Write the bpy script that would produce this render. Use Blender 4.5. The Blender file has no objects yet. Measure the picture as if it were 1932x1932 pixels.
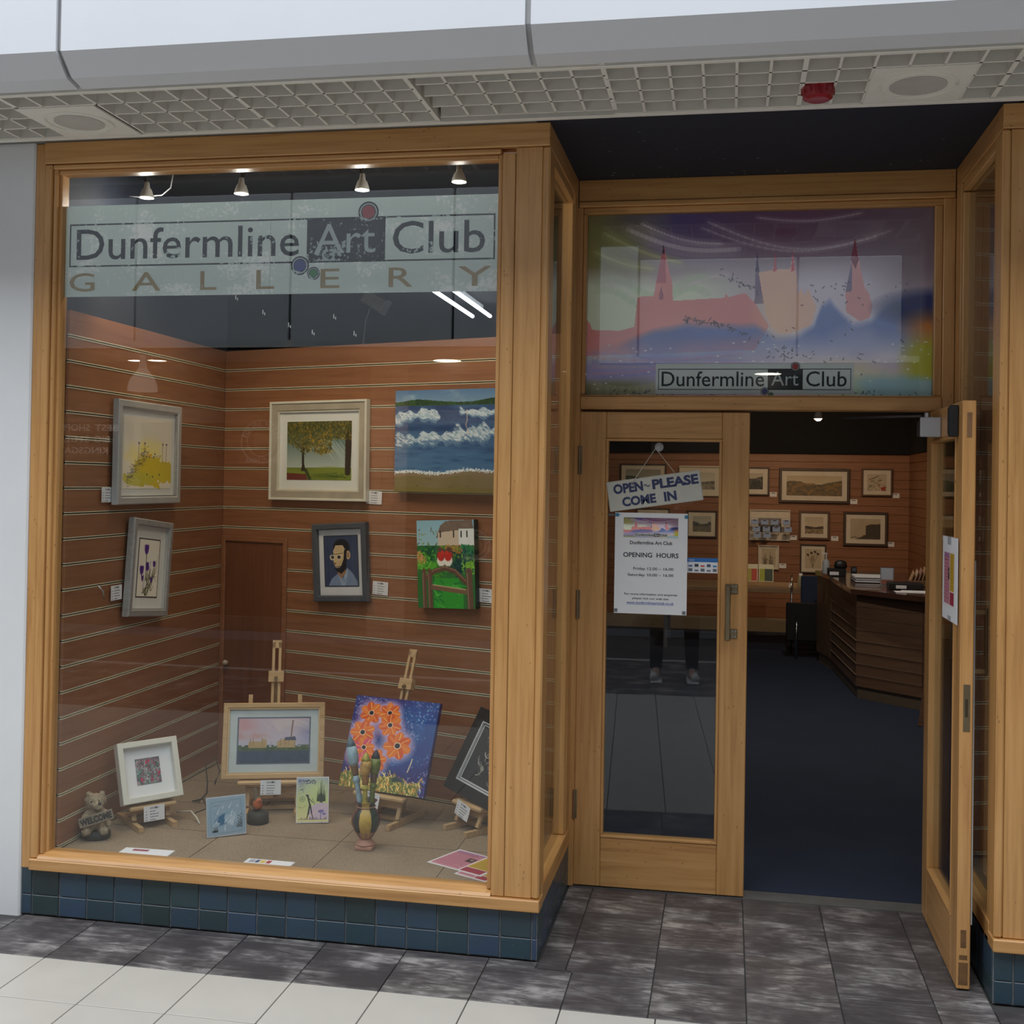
import bpy, math, random
import numpy as np
from mathutils import Vector, Matrix
PI = math.pi
C = bpy.context.scene.collection
random.seed(7)

# ---------------------------------------------------------------- camera
CAM = (2.6168, -4.0847, 1.6981)
YAW, PITCH, ROLL, FPX, PY = 0.1841, 0.0122, 0.0166, 2187.69, 882.77
fwd = Vector((-math.sin(YAW)*math.cos(PITCH), math.cos(YAW)*math.cos(PITCH), math.sin(PITCH)))
rgt = Vector((math.cos(YAW), math.sin(YAW), 0))
upv = rgt.cross(fwd)
r2 = rgt*math.cos(ROLL) + upv*math.sin(ROLL)
u2 = -rgt*math.sin(ROLL) + upv*math.cos(ROLL)
cd = bpy.data.cameras.new('camera')
cam = bpy.data.objects.new('camera', cd); C.objects.link(cam)
M = Matrix((r2, u2, -fwd)).transposed().to_4x4(); M.translation = Vector(CAM)
cam.matrix_world = M
cd.sensor_width = 36; cd.lens = FPX/1932*36
cd.shift_y = (PY-966)/1932
cd.clip_start = 0.01; cd.clip_end = 100
bpy.context.scene.camera = cam

# ---------------------------------------------------------------- world and main lights
w = bpy.data.worlds.new('world'); bpy.context.scene.world = w; w.use_nodes = True
wn = w.node_tree.nodes['Background']; wn.inputs[0].default_value = (0.74, 0.83, 1.0, 1); wn.inputs[1].default_value = 0.20
def area(name, loc, target, sx, sy, power, col):
    d = bpy.data.lights.new(name, 'AREA'); d.shape = 'RECTANGLE'; d.size = sx; d.size_y = sy; d.energy = power; d.color = col
    o = bpy.data.objects.new(name, d); C.objects.link(o); o.location = loc
    o.rotation_euler = (Vector(target)-Vector(loc)).to_track_quat('-Z', 'Y').to_euler()
    return o
# the glazed roof of the mall, a long soft skylight over the walkway
area('mall_skylight', (0.5, -3.5, 7.6), (0.5, -3.5, 0), 16, 5.0, 1120, (0.93, 0.97, 1.0))
vs = bpy.context.scene.view_settings
bpy.context.scene.display_settings.display_device = 'sRGB'
vs.view_transform = 'Standard'; vs.look = 'None'; vs.gamma = 1; vs.use_curve_mapping = False; vs.exposure = 0.10
bpy.context.scene.cycles.max_bounces = 8
bpy.context.scene.cycles.transparent_max_bounces = 16

# ---------------------------------------------------------------- materials
def lin(c):
    c = np.asarray(c, float)
    return np.where(c <= 0.04045, c/12.92, ((c+0.055)/1.055)**2.4)
def rgb(r, g, b): return tuple(float(x) for x in lin(np.array([r, g, b])/255.0))
def nm(name):
    m = bpy.data.materials.new(name); m.use_nodes = True
    return m, m.node_tree, m.node_tree.nodes, m.node_tree.links, m.node_tree.nodes['Principled BSDF']
def coords(nt, scale=(1, 1, 1), rnd=True):
    N, L = nt.nodes, nt.links
    tc = N.new('ShaderNodeTexCoord'); mp = N.new('ShaderNodeMapping'); mp.inputs['Scale'].default_value = scale
    if rnd:
        oi = N.new('ShaderNodeObjectInfo'); mu = N.new('ShaderNodeMath'); mu.operation = 'MULTIPLY'; mu.inputs[1].default_value = 37.0
        ad = N.new('ShaderNodeVectorMath'); ad.operation = 'ADD'
        L.new(oi.outputs['Random'], mu.inputs[0]); L.new(tc.outputs['Object'], ad.inputs[0]); L.new(mu.outputs[0], ad.inputs[1])
        L.new(ad.outputs[0], mp.inputs[0])
    else:
        L.new(tc.outputs['Object'], mp.inputs[0])
    return mp.outputs[0]
def noise(nt, vec, scale=5, detail=4, rough=0.55, dist=0):
    n = nt.nodes.new('ShaderNodeTexNoise'); n.inputs['Scale'].default_value = scale; n.inputs['Detail'].default_value = detail
    n.inputs['Roughness'].default_value = rough; n.inputs['Distortion'].default_value = dist
    nt.links.new(vec, n.inputs['Vector']); return n.outputs['Fac']
def ramp(nt, fac, stops):
    r = nt.nodes.new('ShaderNodeValToRGB'); e = r.color_ramp.elements
    e[0].position, e[0].color = stops[0][0], (*stops[0][1], 1); e[1].position, e[1].color = stops[-1][0], (*stops[-1][1], 1)
    for p, c in stops[1:-1]:
        x = e.new(p); x.color = (*c, 1)
    nt.links.new(fac, r.inputs[0]); return r.outputs[0]
def bump(nt, fac, b, strength=0.2, dist=0.002):
    n = nt.nodes.new('ShaderNodeBump'); n.inputs['Strength'].default_value = strength; n.inputs['Distance'].default_value = dist
    nt.links.new(fac, n.inputs['Height']); nt.links.new(n.outputs[0], b.inputs['Normal'])
def mixc(nt, fac, a, b):
    m = nt.nodes.new('ShaderNodeMix'); m.data_type = 'RGBA'
    for s, v in ((m.inputs[0], fac), (m.inputs[6], a), (m.inputs[7], b)):
        if isinstance(v, (int, float)): s.default_value = v
        elif isinstance(v, tuple): s.default_value = (*v, 1)
        else: nt.links.new(v, s)
    return m.outputs[2]
_pl = {}
def plain(c, rough=0.5, metal=0.0, var=0.06, scale=12, bmp=0.0, spec=0.5, coat=0.0):
    """a paint, plastic, paper or metal with a faint mottling of its own"""
    k = (tuple(round(x, 4) for x in c), rough, metal, var, scale, bmp, spec, coat)
    if k in _pl: return _pl[k]
    m, nt, N, L, b = nm('surface')
    v = coords(nt)
    f = noise(nt, v, scale)
    lo = tuple(x*(1-var) for x in c); hi = tuple(min(1, x*(1+var)) for x in c)
    L.new(ramp(nt, f, [(0.3, lo), (0.7, hi)]), b.inputs['Base Color'])
    b.inputs['Roughness'].default_value = rough; b.inputs['Metallic'].default_value = metal
    b.inputs['Specular IOR Level'].default_value = spec; b.inputs['Coat Weight'].default_value = coat
    if bmp: bump(nt, f, b, bmp)
    _pl[k] = m; return m
def wood(name, dark, mid, light, sc, rough=0.38, nick=0.5, coat=0.15):
    m, nt, N, L, b = nm(name)
    v = coords(nt, sc)
    g = noise(nt, v, 1.0, 6, 0.6, 0.3)
    col = ramp(nt, g, [(0.25, dark), (0.5, mid), (0.78, light)])
    v2 = coords(nt, tuple(x*0.5 for x in sc)); 
    big = noise(nt, coords(nt, (3, 3, 3)), 1.0, 2)
    col = mixc(nt, ramp(nt, big, [(0.35, (0, 0, 0)), (0.75, (0.35, 0.35, 0.35))]), col, mid)
    # small dents and dark knocks in the varnish
    vo = N.new('ShaderNodeTexVoronoi'); vo.inputs['Scale'].default_value = 1.0
    L.new(coords(nt, tuple(60 if x > 10 else 22 for x in sc)), vo.inputs['Vector'])
    sp = N.new('ShaderNodeMath'); sp.operation = 'LESS_THAN'; sp.inputs[1].default_value = 0.13; L.new(vo.outputs['Distance'], sp.inputs[0])
    n3 = noise(nt, coords(nt, (9, 9, 9)), 1.0, 2); gt = N.new('ShaderNodeMath'); gt.operation = 'GREATER_THAN'; gt.inputs[1].default_value = 0.56
    L.new(n3, gt.inputs[0]); mu = N.new('ShaderNodeMath'); mu.operation = 'MULTIPLY'; L.new(sp.outputs[0], mu.inputs[0]); L.new(gt.outputs[0], mu.inputs[1])
    mm = N.new('ShaderNodeMath'); mm.operation = 'MULTIPLY'; mm.inputs[1].default_value = nick; L.new(mu.outputs[0], mm.inputs[0])
    col = mixc(nt, mm.outputs[0], col, tuple(x*0.25 for x in dark))
    L.new(col, b.inputs['Base Color']); b.inputs['Roughness'].default_value = rough; b.inputs['Coat Weight'].default_value = coat
    b.inputs['Coat Roughness'].default_value = 0.25
    bump(nt, g, b, 0.12, 0.001)
    return m
OD, OM, OL = (0.37, 0.170, 0.050), (0.545, 0.285, 0.098), (0.64, 0.365, 0.145)
OAK = {'z': wood('oak_upright', OD, OM, OL, (45, 45, 2.2)), 'x': wood('oak_rail', OD, OM, OL, (2.2, 45, 45)), 'y': wood('oak_return', OD, OM, OL, (45, 2.2, 45))}
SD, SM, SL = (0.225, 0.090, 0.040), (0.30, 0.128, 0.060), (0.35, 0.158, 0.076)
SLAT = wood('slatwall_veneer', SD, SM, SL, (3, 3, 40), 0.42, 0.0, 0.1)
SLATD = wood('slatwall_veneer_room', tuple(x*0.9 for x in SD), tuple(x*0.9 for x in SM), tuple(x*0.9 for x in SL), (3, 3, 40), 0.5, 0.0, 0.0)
PANEL = wood('dark_panel', (0.13, 0.047, 0.020), (0.18, 0.068, 0.030), (0.22, 0.088, 0.040), (30, 30, 2), 0.42, 0.0, 0.1)
PINE = {a: wood('pale_pine_'+a, (0.42, 0.26, 0.12), (0.55, 0.36, 0.18), (0.64, 0.45, 0.25), s, 0.5, 0.2, 0) for a, s in (('z', (60, 60, 4)), ('x', (4, 60, 60)))}
def glass_mat(name, tint=(0.93, 0.95, 0.95), base=0.045):
    m, nt, N, L, b = nm(name); N.remove(b)
    g = N.new('ShaderNodeNewGeometry'); dt = N.new('ShaderNodeVectorMath'); dt.operation = 'DOT_PRODUCT'
    L.new(g.outputs['Incoming'], dt.inputs[0]); L.new(g.outputs['Normal'], dt.inputs[1])
    ab = N.new('ShaderNodeMath'); ab.operation = 'ABSOLUTE'; L.new(dt.outputs['Value'], ab.inputs[0])
    om = N.new('ShaderNodeMath'); om.operation = 'SUBTRACT'; om.inputs[0].default_value = 1; L.new(ab.outputs[0], om.inputs[1])
    pw = N.new('ShaderNodeMath'); pw.operation = 'POWER'; pw.inputs[1].default_value = 5; L.new(om.outputs[0], pw.inputs[0])
    ma = N.new('ShaderNodeMath'); ma.operation = 'MULTIPLY_ADD'; ma.inputs[1].default_value = 1-base; ma.inputs[2].default_value = base; L.new(pw.outputs[0], ma.inputs[0])
    tr = N.new('ShaderNodeBsdfTransparent'); tr.inputs[0].default_value = (*tint, 1)
    gl = N.new('ShaderNodeBsdfGlossy'); gl.inputs['Roughness'].default_value = 0.0
    mx = N.new('ShaderNodeMixShader'); L.new(ma.outputs[0], mx.inputs[0]); L.new(tr.outputs[0], mx.inputs[1]); L.new(gl.outputs[0], mx.inputs[2])
    L.new(mx.outputs[0], N['Material Output'].inputs['Surface']); return m
GLASS = glass_mat('window_glass', base=0.040); CLEAR = glass_mat('clear_plastic', (0.97, 0.98, 0.99), 0.06)
def emit(c, s):
    m, nt, N, L, b = nm('lamp_or_added_glow'); b.inputs['Base Color'].default_value = (0.8, 0.8, 0.8, 1)
    b.inputs['Emission Color'].default_value = (*c, 1); b.inputs['Emission Strength'].default_value = s; return m
def slate_mat():
    m, nt, N, L, b = nm('slate_tile')
    v = coords(nt, (3.0, 14, 14)); a = noise(nt, v, 1.6, 8, 0.72, 1.4)
    v2 = coords(nt, (1, 1, 1)); n2 = noise(nt, v2, 5, 3, 0.6)
    mu = N.new('ShaderNodeMath'); mu.operation = 'MULTIPLY'; L.new(a, mu.inputs[0]); L.new(n2, mu.inputs[1])
    col = ramp(nt, mu.outputs[0], [(0.18, (0.052, 0.047, 0.050)), (0.25, (0.080, 0.073, 0.075)), (0.30, (0.13, 0.123, 0.122)), (0.40, (0.31, 0.30, 0.29))])
    oi = N.new('ShaderNodeObjectInfo'); wr = ramp(nt, oi.outputs['Random'], [(0, (0.85, 0.82, 0.85)), (0.5, (1.0, 1.0, 1.02)), (1, (1.12, 1.05, 1.02))])
    mx = N.new('ShaderNodeMix'); mx.data_type = 'RGBA'; mx.blend_type = 'MULTIPLY'; mx.inputs[0].default_value = 1; L.new(col, mx.inputs[6]); L.new(wr, mx.inputs[7])
    L.new(mx.outputs[2], b.inputs['Base Color']); b.inputs['Roughness'].default_value = 0.5; bump(nt, a, b, 0.4, 0.003); return m
SLATE = slate_mat()
def glaze_mat():
    m, nt, N, L, b = nm('blue_glazed_tile')
    oi = N.new('ShaderNodeObjectInfo')
    base = ramp(nt, oi.outputs['Random'], [(0, (0.032, 0.062, 0.085)), (0.3, (0.042, 0.074, 0.115)), (0.55, (0.034, 0.058, 0.070)), (0.75, (0.046, 0.075, 0.140)), (0.9, (0.036, 0.068, 0.072)), (1, (0.030, 0.044, 0.048))])
    f = noise(nt, coords(nt, (1, 1, 1)), 16, 5)
    col = mixc(nt, ramp(nt, f, [(0.4, (0, 0, 0)), (0.75, (0.4, 0.4, 0.4))]), base, (0.035, 0.065, 0.058))
    sp = N.new('ShaderNodeTexVoronoi'); sp.inputs['Scale'].default_value = 90; L.new(coords(nt), sp.inputs['Vector'])
    lt = N.new('ShaderNodeMath'); lt.operation = 'LESS_THAN'; lt.inputs[1].default_value = 0.11; L.new(sp.outputs['Distance'], lt.inputs[0])
    g2 = N.new('ShaderNodeMath'); g2.operation = 'GREATER_THAN'; g2.inputs[1].default_value = 0.58; L.new(f, g2.inputs[0])
    mu = N.new('ShaderNodeMath'); mu.operation = 'MULTIPLY'; L.new(lt.outputs[0], mu.inputs[0]); L.new(g2.outputs[0], mu.inputs[1])
    col = mixc(nt, mu.outputs[0], col, (0.2, 0.26, 0.28))
    L.new(col, b.inputs['Base Color']); b.inputs['Roughness'].default_value = 0.32; bump(nt, f, b, 0.15, 0.002); return m
GLAZE = glaze_mat()
CREAM = plain((0.475, 0.452, 0.415), 0.35, var=0.03, scale=7)
GROUT = plain((0.05, 0.048, 0.048), 0.8, scale=30); GROUT2 = plain((0.21, 0.215, 0.22), 0.8, var=0.25, scale=30)
def flaky(name, base, chip, amount, sc=(1, 1, 1), rough=0.45, lucent=0.0):
    """old window vinyl, chipped through in small flakes"""
    m, nt, N, L, b = nm(name)
    a = noise(nt, coords(nt, (70, 70, 70), False), 1.0, 4, 0.65)
    c = noise(nt, coords(nt, (5, 5, 9), False), 1.0, 3, 0.6)
    ad = N.new('ShaderNodeMath'); ad.operation = 'ADD'; L.new(a, ad.inputs[0]); L.new(c, ad.inputs[1])
    gt = N.new('ShaderNodeMath'); gt.operation = 'GREATER_THAN'; gt.inputs[1].default_value = amount; L.new(ad.outputs[0], gt.inputs[0])
    col = mixc(nt, gt.outputs[0], base, chip)
    L.new(col, b.inputs['Base Color']); b.inputs['Roughness'].default_value = rough
    if lucent:
        t = N.new('ShaderNodeBsdfTranslucent'); L.new(col, t.inputs[0]); ms = N.new('ShaderNodeMixShader'); ms.inputs[0].default_value = lucent
        L.new(b.outputs[0], ms.inputs[1]); L.new(t.outputs[0], ms.inputs[2]); L.new(ms.outputs[0], N['Material Output'].inputs['Surface'])
    return m
CARPETS = {}
def carpet(name, a, c, sc=300):
    m, nt, N, L, b = nm(name); f = noise(nt, coords(nt, (1, 1, 1), False), sc, 3, 0.7); g = noise(nt, coords(nt, (1, 1, 1), False), 4, 3)
    col = ramp(nt, f, [(0.3, a), (0.7, c)]); L.new(mixc(nt, ramp(nt, g, [(0.35, (0, 0, 0)), (0.8, (0.4, 0.4, 0.4))]), col, tuple(x*1.25 for x in c)), b.inputs['Base Color'])
    b.inputs['Roughness'].default_value = 0.95; bump(nt, f, b, 0.7, 0.004); return m
NAVYC = carpet('navy_carpet', (0.010, 0.017, 0.038), (0.020, 0.034, 0.070))
BEIGEC = carpet('beige_carpet_tile', (0.19, 0.135, 0.085), (0.36, 0.27, 0.185), 170)
WHITEP = plain((0.74, 0.75, 0.76), 0.55, var=0.03, scale=3, bmp=0.05)
FASC = plain((0.67, 0.69, 0.73), 0.4, var=0.015, scale=2)
GRIDM = plain((0.80, 0.78, 0.71), 0.5, var=0.04)
DARKC = plain((0.010, 0.014, 0.026), 0.7, var=0.2, scale=40); ROOFC = plain((0.004, 0.005, 0.008), 0.9, var=0.2)
BLACK = plain((0.012, 0.012, 0.013), 0.45); NAVY = plain((0.02, 0.035, 0.085), 0.5)
PAPER = plain((0.80, 0.81, 0.84), 0.6, var=0.01); MOUNT = plain((0.74, 0.75, 0.72), 0.6, var=0.02)
BRASS = plain((0.30, 0.24, 0.15), 0.35, 0.9, 0.15); STEEL = plain((0.45, 0.46, 0.48), 0.3, 0.9); CHROME = plain((0.7, 0.7, 0.7), 0.12, 1.0)
CREAMP = plain((0.68, 0.62, 0.44), 0.45, var=0.05)

# ---------------------------------------------------------------- object helpers
def setp(o, label=None, cat=None, group=None, kind=None):
    if label: o['label'] = label
    if cat: o['category'] = cat
    if group: o['group'] = group
    if kind: o['kind'] = kind
    return o
def empty(name, loc=(0, 0, 0), label=None, cat=None, group=None, kind=None, rz=0.0):
    o = bpy.data.objects.new(name, None); C.objects.link(o); o.empty_display_size = 0.05
    o.matrix_world = Matrix.Translation(loc) @ Matrix.Rotation(rz, 4, 'Z')
    return setp(o, label, cat, group, kind)
def posed(name, x, y, z, a, lean, roll, label, cat, group=None):
    """an Empty whose local x runs along the board, z up the board, -y out of its face"""
    a, lean, roll = map(math.radians, (a, lean, roll))
    W = Vector((math.cos(a), math.sin(a), 0)); N = Vector((math.sin(a), -math.cos(a), 0))
    H = Vector((0, 0, 1))*math.cos(lean) - N*math.sin(lean)
    W2 = W*math.cos(roll) + H*math.sin(roll); H2 = -W*math.sin(roll) + H*math.cos(roll)
    Y = H2.cross(W2)
    o = bpy.data.objects.new(name, None); C.objects.link(o); o.empty_display_size = 0.05
    m = Matrix((W2, Y, H2)).transposed().to_4x4(); m.translation = Vector((x, y, z)); o.matrix_world = m
    return setp(o, label, cat, group)
class MB:
    def __init__(s): s.v = []; s.f = []; s.mi = []; s.cur = 0; s.smooth = False
    def add(s, vs, fs):
        n = len(s.v); s.v += [tuple(p) for p in vs]; s.f += [tuple(i+n for i in f) for f in fs]; s.mi += [s.cur]*len(fs); return s
    def box(s, x0, x1, y0, y1, z0, z1, bev=0.0):
        if bev <= 0:
            return s.add([(x, y, z) for x in (x0, x1) for y in (y0, y1) for z in (z0, z1)],
                         [(0, 1, 3, 2), (4, 6, 7, 5), (0, 4, 5, 1), (2, 3, 7, 6), (0, 2, 6, 4), (1, 5, 7, 3)])
        b = min(bev, (x1-x0)/2.01, (y1-y0)/2.01, (z1-z0)/2.01)
        X, Y, Z = (x0, x1), (y0, y1), (z0, z1); vs = []; ix = {}
        for i in (0, 1):
            for j in (0, 1):
                for k in (0, 1):
                    dx, dy, dz = (b, -b)[i], (b, -b)[j], (b, -b)[k]
                    for t, p in (('x', (X[i], Y[j]+dy, Z[k]+dz)), ('y', (X[i]+dx, Y[j], Z[k]+dz)), ('z', (X[i]+dx, Y[j]+dy, Z[k]))):
                        ix[(i, j, k, t)] = len(vs); vs.append(p)
        fs = []
        for i in (0, 1):
            q = [ix[(i, j, k, 'x')] for j, k in ((0, 0), (1, 0), (1, 1), (0, 1))]; fs.append(q if i else q[::-1])
            q = [ix[(j, i, k, 'y')] for j, k in ((0, 0), (1, 0), (1, 1), (0, 1))]; fs.append(q[::-1] if i else q)
            q = [ix[(j, k, i, 'z')] for j, k in ((0, 0), (1, 0), (1, 1), (0, 1))]; fs.append(q if i else q[::-1])
        for i in (0, 1):
            for j in (0, 1):
                fs.append((ix[(i, j, 0, 'x')], ix[(i, j, 1, 'x')], ix[(i, j, 1, 'y')], ix[(i, j, 0, 'y')]) if i != j else (ix[(i, j, 0, 'y')], ix[(i, j, 1, 'y')], ix[(i, j, 1, 'x')], ix[(i, j, 0, 'x')]))
                fs.append((ix[(i, 0, j, 'x')], ix[(i, 1, j, 'x')], ix[(i, 1, j, 'z')], ix[(i, 0, j, 'z')]) if i == j else (ix[(i, 0, j, 'z')], ix[(i, 1, j, 'z')], ix[(i, 1, j, 'x')], ix[(i, 0, j, 'x')]))
                fs.append((ix[(0, i, j, 'y')], ix[(1, i, j, 'y')], ix[(1, i, j, 'z')], ix[(0, i, j, 'z')]) if i != j else (ix[(0, i, j, 'z')], ix[(1, i, j, 'z')], ix[(1, i, j, 'y')], ix[(0, i, j, 'y')]))
        for i in (0, 1):
            for j in (0, 1):
                for k in (0, 1):
                    t = (ix[(i, j, k, 'x')], ix[(i, j, k, 'y')], ix[(i, j, k, 'z')])
                    fs.append(t if (i+j+k) % 2 == 1 else t[::-1])
        return s.add(vs, fs)
    def bar(s, p0, p1, w, d=None, up=(0, 1, 0)):
        d = d or w; p0, p1 = Vector(p0), Vector(p1); t = (p1-p0).normalized(); u = t.cross(Vector(up))
        if u.length < 1e-3: u = t.cross(Vector((1, 0, 0)))
        u.normalize(); v = t.cross(u)
        q = [(-1, -1), (1, -1), (1, 1), (-1, 1)]
        return s.add([p+u*a*w/2+v*b*d/2 for p in (p0, p1) for a, b in q],
                     [(0, 1, 2, 3), (7, 6, 5, 4)]+[(i, i+4, (i+1) % 4+4, (i+1) % 4) for i in range(4)])
    def cyl(s, p0, p1, r0, r1=None, n=20, cap=True):
        r1 = r0 if r1 is None else r1; p0, p1 = Vector(p0), Vector(p1); t = (p1-p0).normalized(); u = t.cross(Vector((0, 0, 1)))
        if u.length < 1e-3: u = Vector((1, 0, 0))
        u.normalize(); v = t.cross(u)
        vs = [p+(u*math.cos(2*PI*i/n)+v*math.sin(2*PI*i/n))*r for p, r in ((p0, r0), (p1, r1)) for i in range(n)]
        fs = [(i, (i+1) % n, (i+1) % n+n, i+n) for i in range(n)]
        if cap: fs += [tuple(range(n))[::-1], tuple(range(n, 2*n))]
        return s.add(vs, fs)
    def lathe(s, prof, c=(0, 0, 0), n=28, sx=1, sy=1):
        vs = [(c[0]+r*sx*math.cos(2*PI*i/n), c[1]+r*sy*math.sin(2*PI*i/n), c[2]+z) for r, z in prof for i in range(n)]
        fs = [(k*n+i, k*n+(i+1) % n, (k+1)*n+(i+1) % n, (k+1)*n+i) for k in range(len(prof)-1) for i in range(n)]
        fs += [tuple(range(n))[::-1], tuple(range((len(prof)-1)*n, len(prof)*n))]
        return s.add(vs, fs)
    def ball(s, c, r, n=16, m=10):
        r = (r, r, r) if isinstance(r, (int, float)) else r
        vs = [(c[0]+r[0]*math.sin(PI*(k+.5)/m)*math.cos(2*PI*i/n), c[1]+r[1]*math.sin(PI*(k+.5)/m)*math.sin(2*PI*i/n), c[2]-r[2]*math.cos(PI*(k+.5)/m)) for k in range(m) for i in range(n)]
        fs = [(k*n+i, k*n+(i+1) % n, (k+1)*n+(i+1) % n, (k+1)*n+i) for k in range(m-1) for i in range(n)]
        fs += [tuple(range(n))[::-1], tuple(range((m-1)*n, m*n))]
        return s.add(vs, fs)
    def capsule(s, p0, p1, r0, r1, k=7):
        p0, p1 = Vector(p0), Vector(p1)
        for i in range(k): 
            t = i/(k-1); s.ball(p0.lerp(p1, t), r0+(r1-r0)*t, 12, 8)
        return s
    def tube(s, pts, r, n=8):
        pts = [Vector(p) for p in pts]; vs = []; 
        for i, p in enumerate(pts):
            t = (pts[min(i+1, len(pts)-1)]-pts[max(i-1, 0)]).normalized(); u = t.cross(Vector((0.13, 0.2, 1))).normalized(); v = t.cross(u)
            rr = r[i] if isinstance(r, (list, tuple)) else r
            vs += [p+(u*math.cos(2*PI*k/n)+v*math.sin(2*PI*k/n))*rr for k in range(n)]
        fs = [(j*n+k, j*n+(k+1) % n, (j+1)*n+(k+1) % n, (j+1)*n+k) for j in range(len(pts)-1) for k in range(n)]
        fs += [tuple(range(n))[::-1], tuple(range((len(pts)-1)*n, len(pts)*n))]
        return s.add(vs, fs)
    def prism(s, poly, lo, hi, axis='y'):
        """poly in the plane across axis: axis x -> (y,z), y -> (x,z), z -> (x,y)"""
        def P(a, b, t): return {'x': (t, a, b), 'y': (a, t, b), 'z': (a, b, t)}[axis]
        n = len(poly)
        return s.add([P(a, b, lo) for a, b in poly]+[P(a, b, hi) for a, b in poly],
                     [tuple(range(n))[::-1], tuple(range(n, 2*n))]+[(i, (i+1) % n, (i+1) % n+n, i+n) for i in range(n)])
    def build(s, name, mat, parent=None, local=False, smooth=False, label=None, kind=None, recalc=True):
        """verts are world coordinates (local=False) or the parent's own (local=True)"""
        V = np.array(s.v, float); c = (V.min(0)+V.max(0))/2
        me = bpy.data.meshes.new(name); me.from_pydata((V-c).tolist(), [], s.f)
        mats = mat if isinstance(mat, (list, tuple)) else [mat]
        for m in mats: me.materials.append(m)
        if len(mats) > 1: me.polygons.foreach_set('material_index', s.mi)
        if recalc:
            import bmesh
            bm = bmesh.new(); bm.from_mesh(me); bmesh.ops.recalc_face_normals(bm, faces=bm.faces); bm.to_mesh(me); bm.free()
        if smooth: me.polygons.foreach_set('use_smooth', [True]*len(me.polygons))
        me.update()
        o = bpy.data.objects.new(name, me); C.objects.link(o); place(o, c, parent, local)
        if label: o['label'] = label
        if kind: o['kind'] = kind
        return o
def place(o, c, parent, local):
    c = Vector(c)
    if parent is not None:
        o.parent = parent
        if not local:
            # walk up the (short) chain of parents
            chain = Matrix.Identity(4); q = parent
            while q is not None: chain = q.matrix_basis @ chain; q = q.parent
            c = chain.inverted() @ c
    o.location = c
def Box(name, x0, x1, y0, y1, z0, z1, mat, parent=None, bev=0.0015, local=False, **k):
    return MB().box(x0, x1, y0, y1, z0, z1, bev).build(name, mat, parent, local, recalc=False, **k)
def share(o, loc, parent=None, name=None, rot=None):
    c = o.copy(); C.objects.link(c); c.location = loc
    if parent is not None: c.parent = parent
    if rot is not None: c.rotation_euler = rot
    if name: c.name = name
    return c
_dg = None
def text_geo(body, bold=0.0, space=1.0):
    cu = bpy.data.curves.new('t', 'FONT'); cu.body = body; cu.offset = bold; cu.space_character = space; cu.resolution_u = 3
    o = bpy.data.objects.new('t', cu); C.objects.link(o); bpy.context.view_layer.update()
    me = o.evaluated_get(bpy.context.evaluated_depsgraph_get()).to_mesh()
    v = np.zeros(len(me.vertices)*3); me.vertices.foreach_get('co', v); v = v.reshape(-1, 3)
    f = [tuple(p.vertices) for p in me.polygons]
    bpy.data.objects.remove(o); bpy.data.curves.remove(cu)
    return v, f
def text(name, body, x0, x1, z0, z1, y, mat, parent, bold=0.0, rot=0.0, local=True, back=False, keep=None, space=1.0):
    """flat lettering fitted to the rectangle x0..x1, z0..z1, facing -y"""
    v, f = text_geo(body, bold, space); lo, hi = v.min(0), v.max(0)
    sx = (x1-x0)/(hi[0]-lo[0]); sz = (z1-z0)/max(1e-6, hi[1]-lo[1]) if keep is None else sx
    X = (v[:, 0]-(lo[0]+hi[0])/2)*sx; Z = (v[:, 1]-(lo[1]+hi[1])/2)*sz
    if keep: Z = (v[:, 1]-(lo[1]+hi[1])/2)*sx
    if back: X = -X; f = [q[::-1] for q in f]
    c, s = math.cos(rot), math.sin(rot); X, Z = X*c-Z*s, X*s+Z*c
    m = MB(); m.add(np.stack([X+(x0+x1)/2, np.full_like(X, y), Z+(z0+z1)/2], 1), f)
    return m.build(name, mat, parent, local, recalc=False)

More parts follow.
